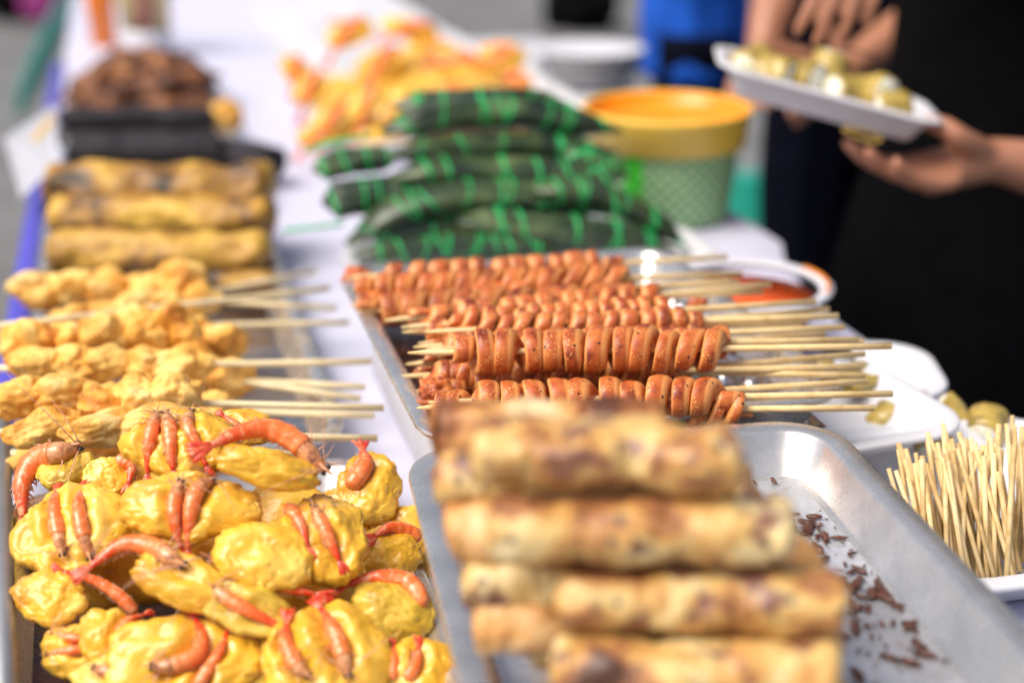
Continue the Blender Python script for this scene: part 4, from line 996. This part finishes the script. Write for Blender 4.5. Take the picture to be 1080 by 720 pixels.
# ------------------------------------------------------------------ background bits
t = thing('side_table', V((.85, 2.85, 0)), 'small white topped side table behind the bucket carrying the plates', 'table')
b = MB(); box(b, (.85, 2.85, TZ-.05), .20, .8, .03, .006); b.build('tabletop', M['white'], t)
for x in (.78, .92):
    for y in (2.5, 3.2):
        b = MB(); tube(b, [V((x, y, 0)), V((x, y, TZ-.05))], .015, 8); b.build('leg', M['steel_dark'], t)
for i in range(5):
    c = V((.85+.004*i, 2.62, TZ-.019+.013*i)); b = MB(); lathe(b, c, [(0, 0), (.06, 0), (.105, .018), (.108, .020), (.104, .021), (.06, .004), (0, .004)], 40)
    tag(b.build('foam_plate', M['foam'], None), 'white foam plate stacked on the side table behind the leaf parcels', 'plate', 'stack of white foam plates')
# white sheet at the top centre
b = MB(); n = 30; vs = []
for j in range(n+1):
    for i in range(n+1):
        x = .30+.42*i/n; y = 2.78+1.1*j/n; vs.append(V((x, y, TZ+.004+.020*abs(noise.noise(V((x*6, y*6, 3)))))))
b.add(vs, [(j*(n+1)+i, j*(n+1)+i+1, (j+1)*(n+1)+i+1, (j+1)*(n+1)+i) for j in range(n) for i in range(n)])
tag(b.build('plastic_sheet', M['foam'], None), 'crumpled white plastic sheet on the table behind the far heap', 'sheet')
# price card on the left
t = thing('price_card', PY(35, 160, 1.95), 'white card with a faded yellow mark leaning at the left table edge', 'card')
q = [PY(4, 146, 1.95), PY(22, 210, 1.80), PY(60, 172, 1.90), PY(58, 112, 2.10)]
nrm = (q[1]-q[0]).cross(q[3]-q[0]).normalized()*.0015
b = MB(); b.add(q+[p+nrm for p in q], [(0, 1, 2, 3), (7, 6, 5, 4), (0, 4, 5, 1), (1, 5, 6, 2), (2, 6, 7, 3), (3, 7, 4, 0)]); b.build('card', M['white'], t, False)
s_ = -1 if nrm.dot(CAM-q[0]) < 0 else 1; off = (V() if s_ < 0 else nrm)+nrm.normalized()*s_*.001
def qi(u, v_): return (q[0].lerp(q[3], u)).lerp(q[1].lerp(q[2], u), v_)+off
b = MB(); b.add([qi(.45, .30), qi(.40, .46), qi(.92, .30), qi(.95, .12)], [(0, 1, 2, 3)]); b.build('mark', M['yellow_ink'], t, False)
# teal thing, magenta bag
b = MB(); pth = smooth_path([PX(78, -6, -.35), PX(48, 55, -.38), PX(18, 118, -.45)], 14); tube(b, pth, [.02, .05, .07, .075, .075, .075, .075, .075, .075, .07, .065, .06, .05, .02], 16, flat=.35, up=V((1, 0, 0)), prof=lambda t, a: 1+.1*noise.noise(V((t*6, math.cos(a)*2, math.sin(a)*2)))*2)
tag(b.build('folded_umbrella', M['teal'], None), 'teal folded cloth leaning beyond the left side of the stall', 'cloth')
b = MB(); blob(b, PX(70, 6, -.62), WX, (.24, .18, .16), 4, .2, 2, 3); tag(b.build('bag', M['magenta'], None), 'purple cloth bag on the ground at the top left', 'bag')
b = MB(); blob(b, PX(20, -2, -.62), WX, (.30, .2, .14), 4, .2, 2, 8); tag(b.build('bag', M['black_cloth'], None), 'black cloth bag on the ground in the top left corner', 'bag')
b = MB(); blob(b, PX(615, 5, -.60), WX, (.22, .2, .24), 4, .15, 2, 5); tag(b.build('bag', M['black_cloth'], None), 'black bag on the ground behind the white plates', 'bag')
c = PX(790, 232, -.75); b = MB(); lathe(b, V((c.x, c.y, .001)), [(0, .0), (.09, 0), (.075, .13), (.078, .145), (0, .15)], 8)
tag(b.build('plastic_stool', M['teal'], None, False), 'green plastic stool on the ground right of the bucket', 'stool')
c = PX(805, 264, -.72); b = MB(); box(b, (c.x, c.y, .001), .22, .10, .05, .004, .2); tag(b.build('wooden_block', M['wood'], None), 'tan wooden block on the ground right of the bucket', 'block')
for o in list(bpy.data.objects):
    if '_off' in o.keys(): del o['_off']
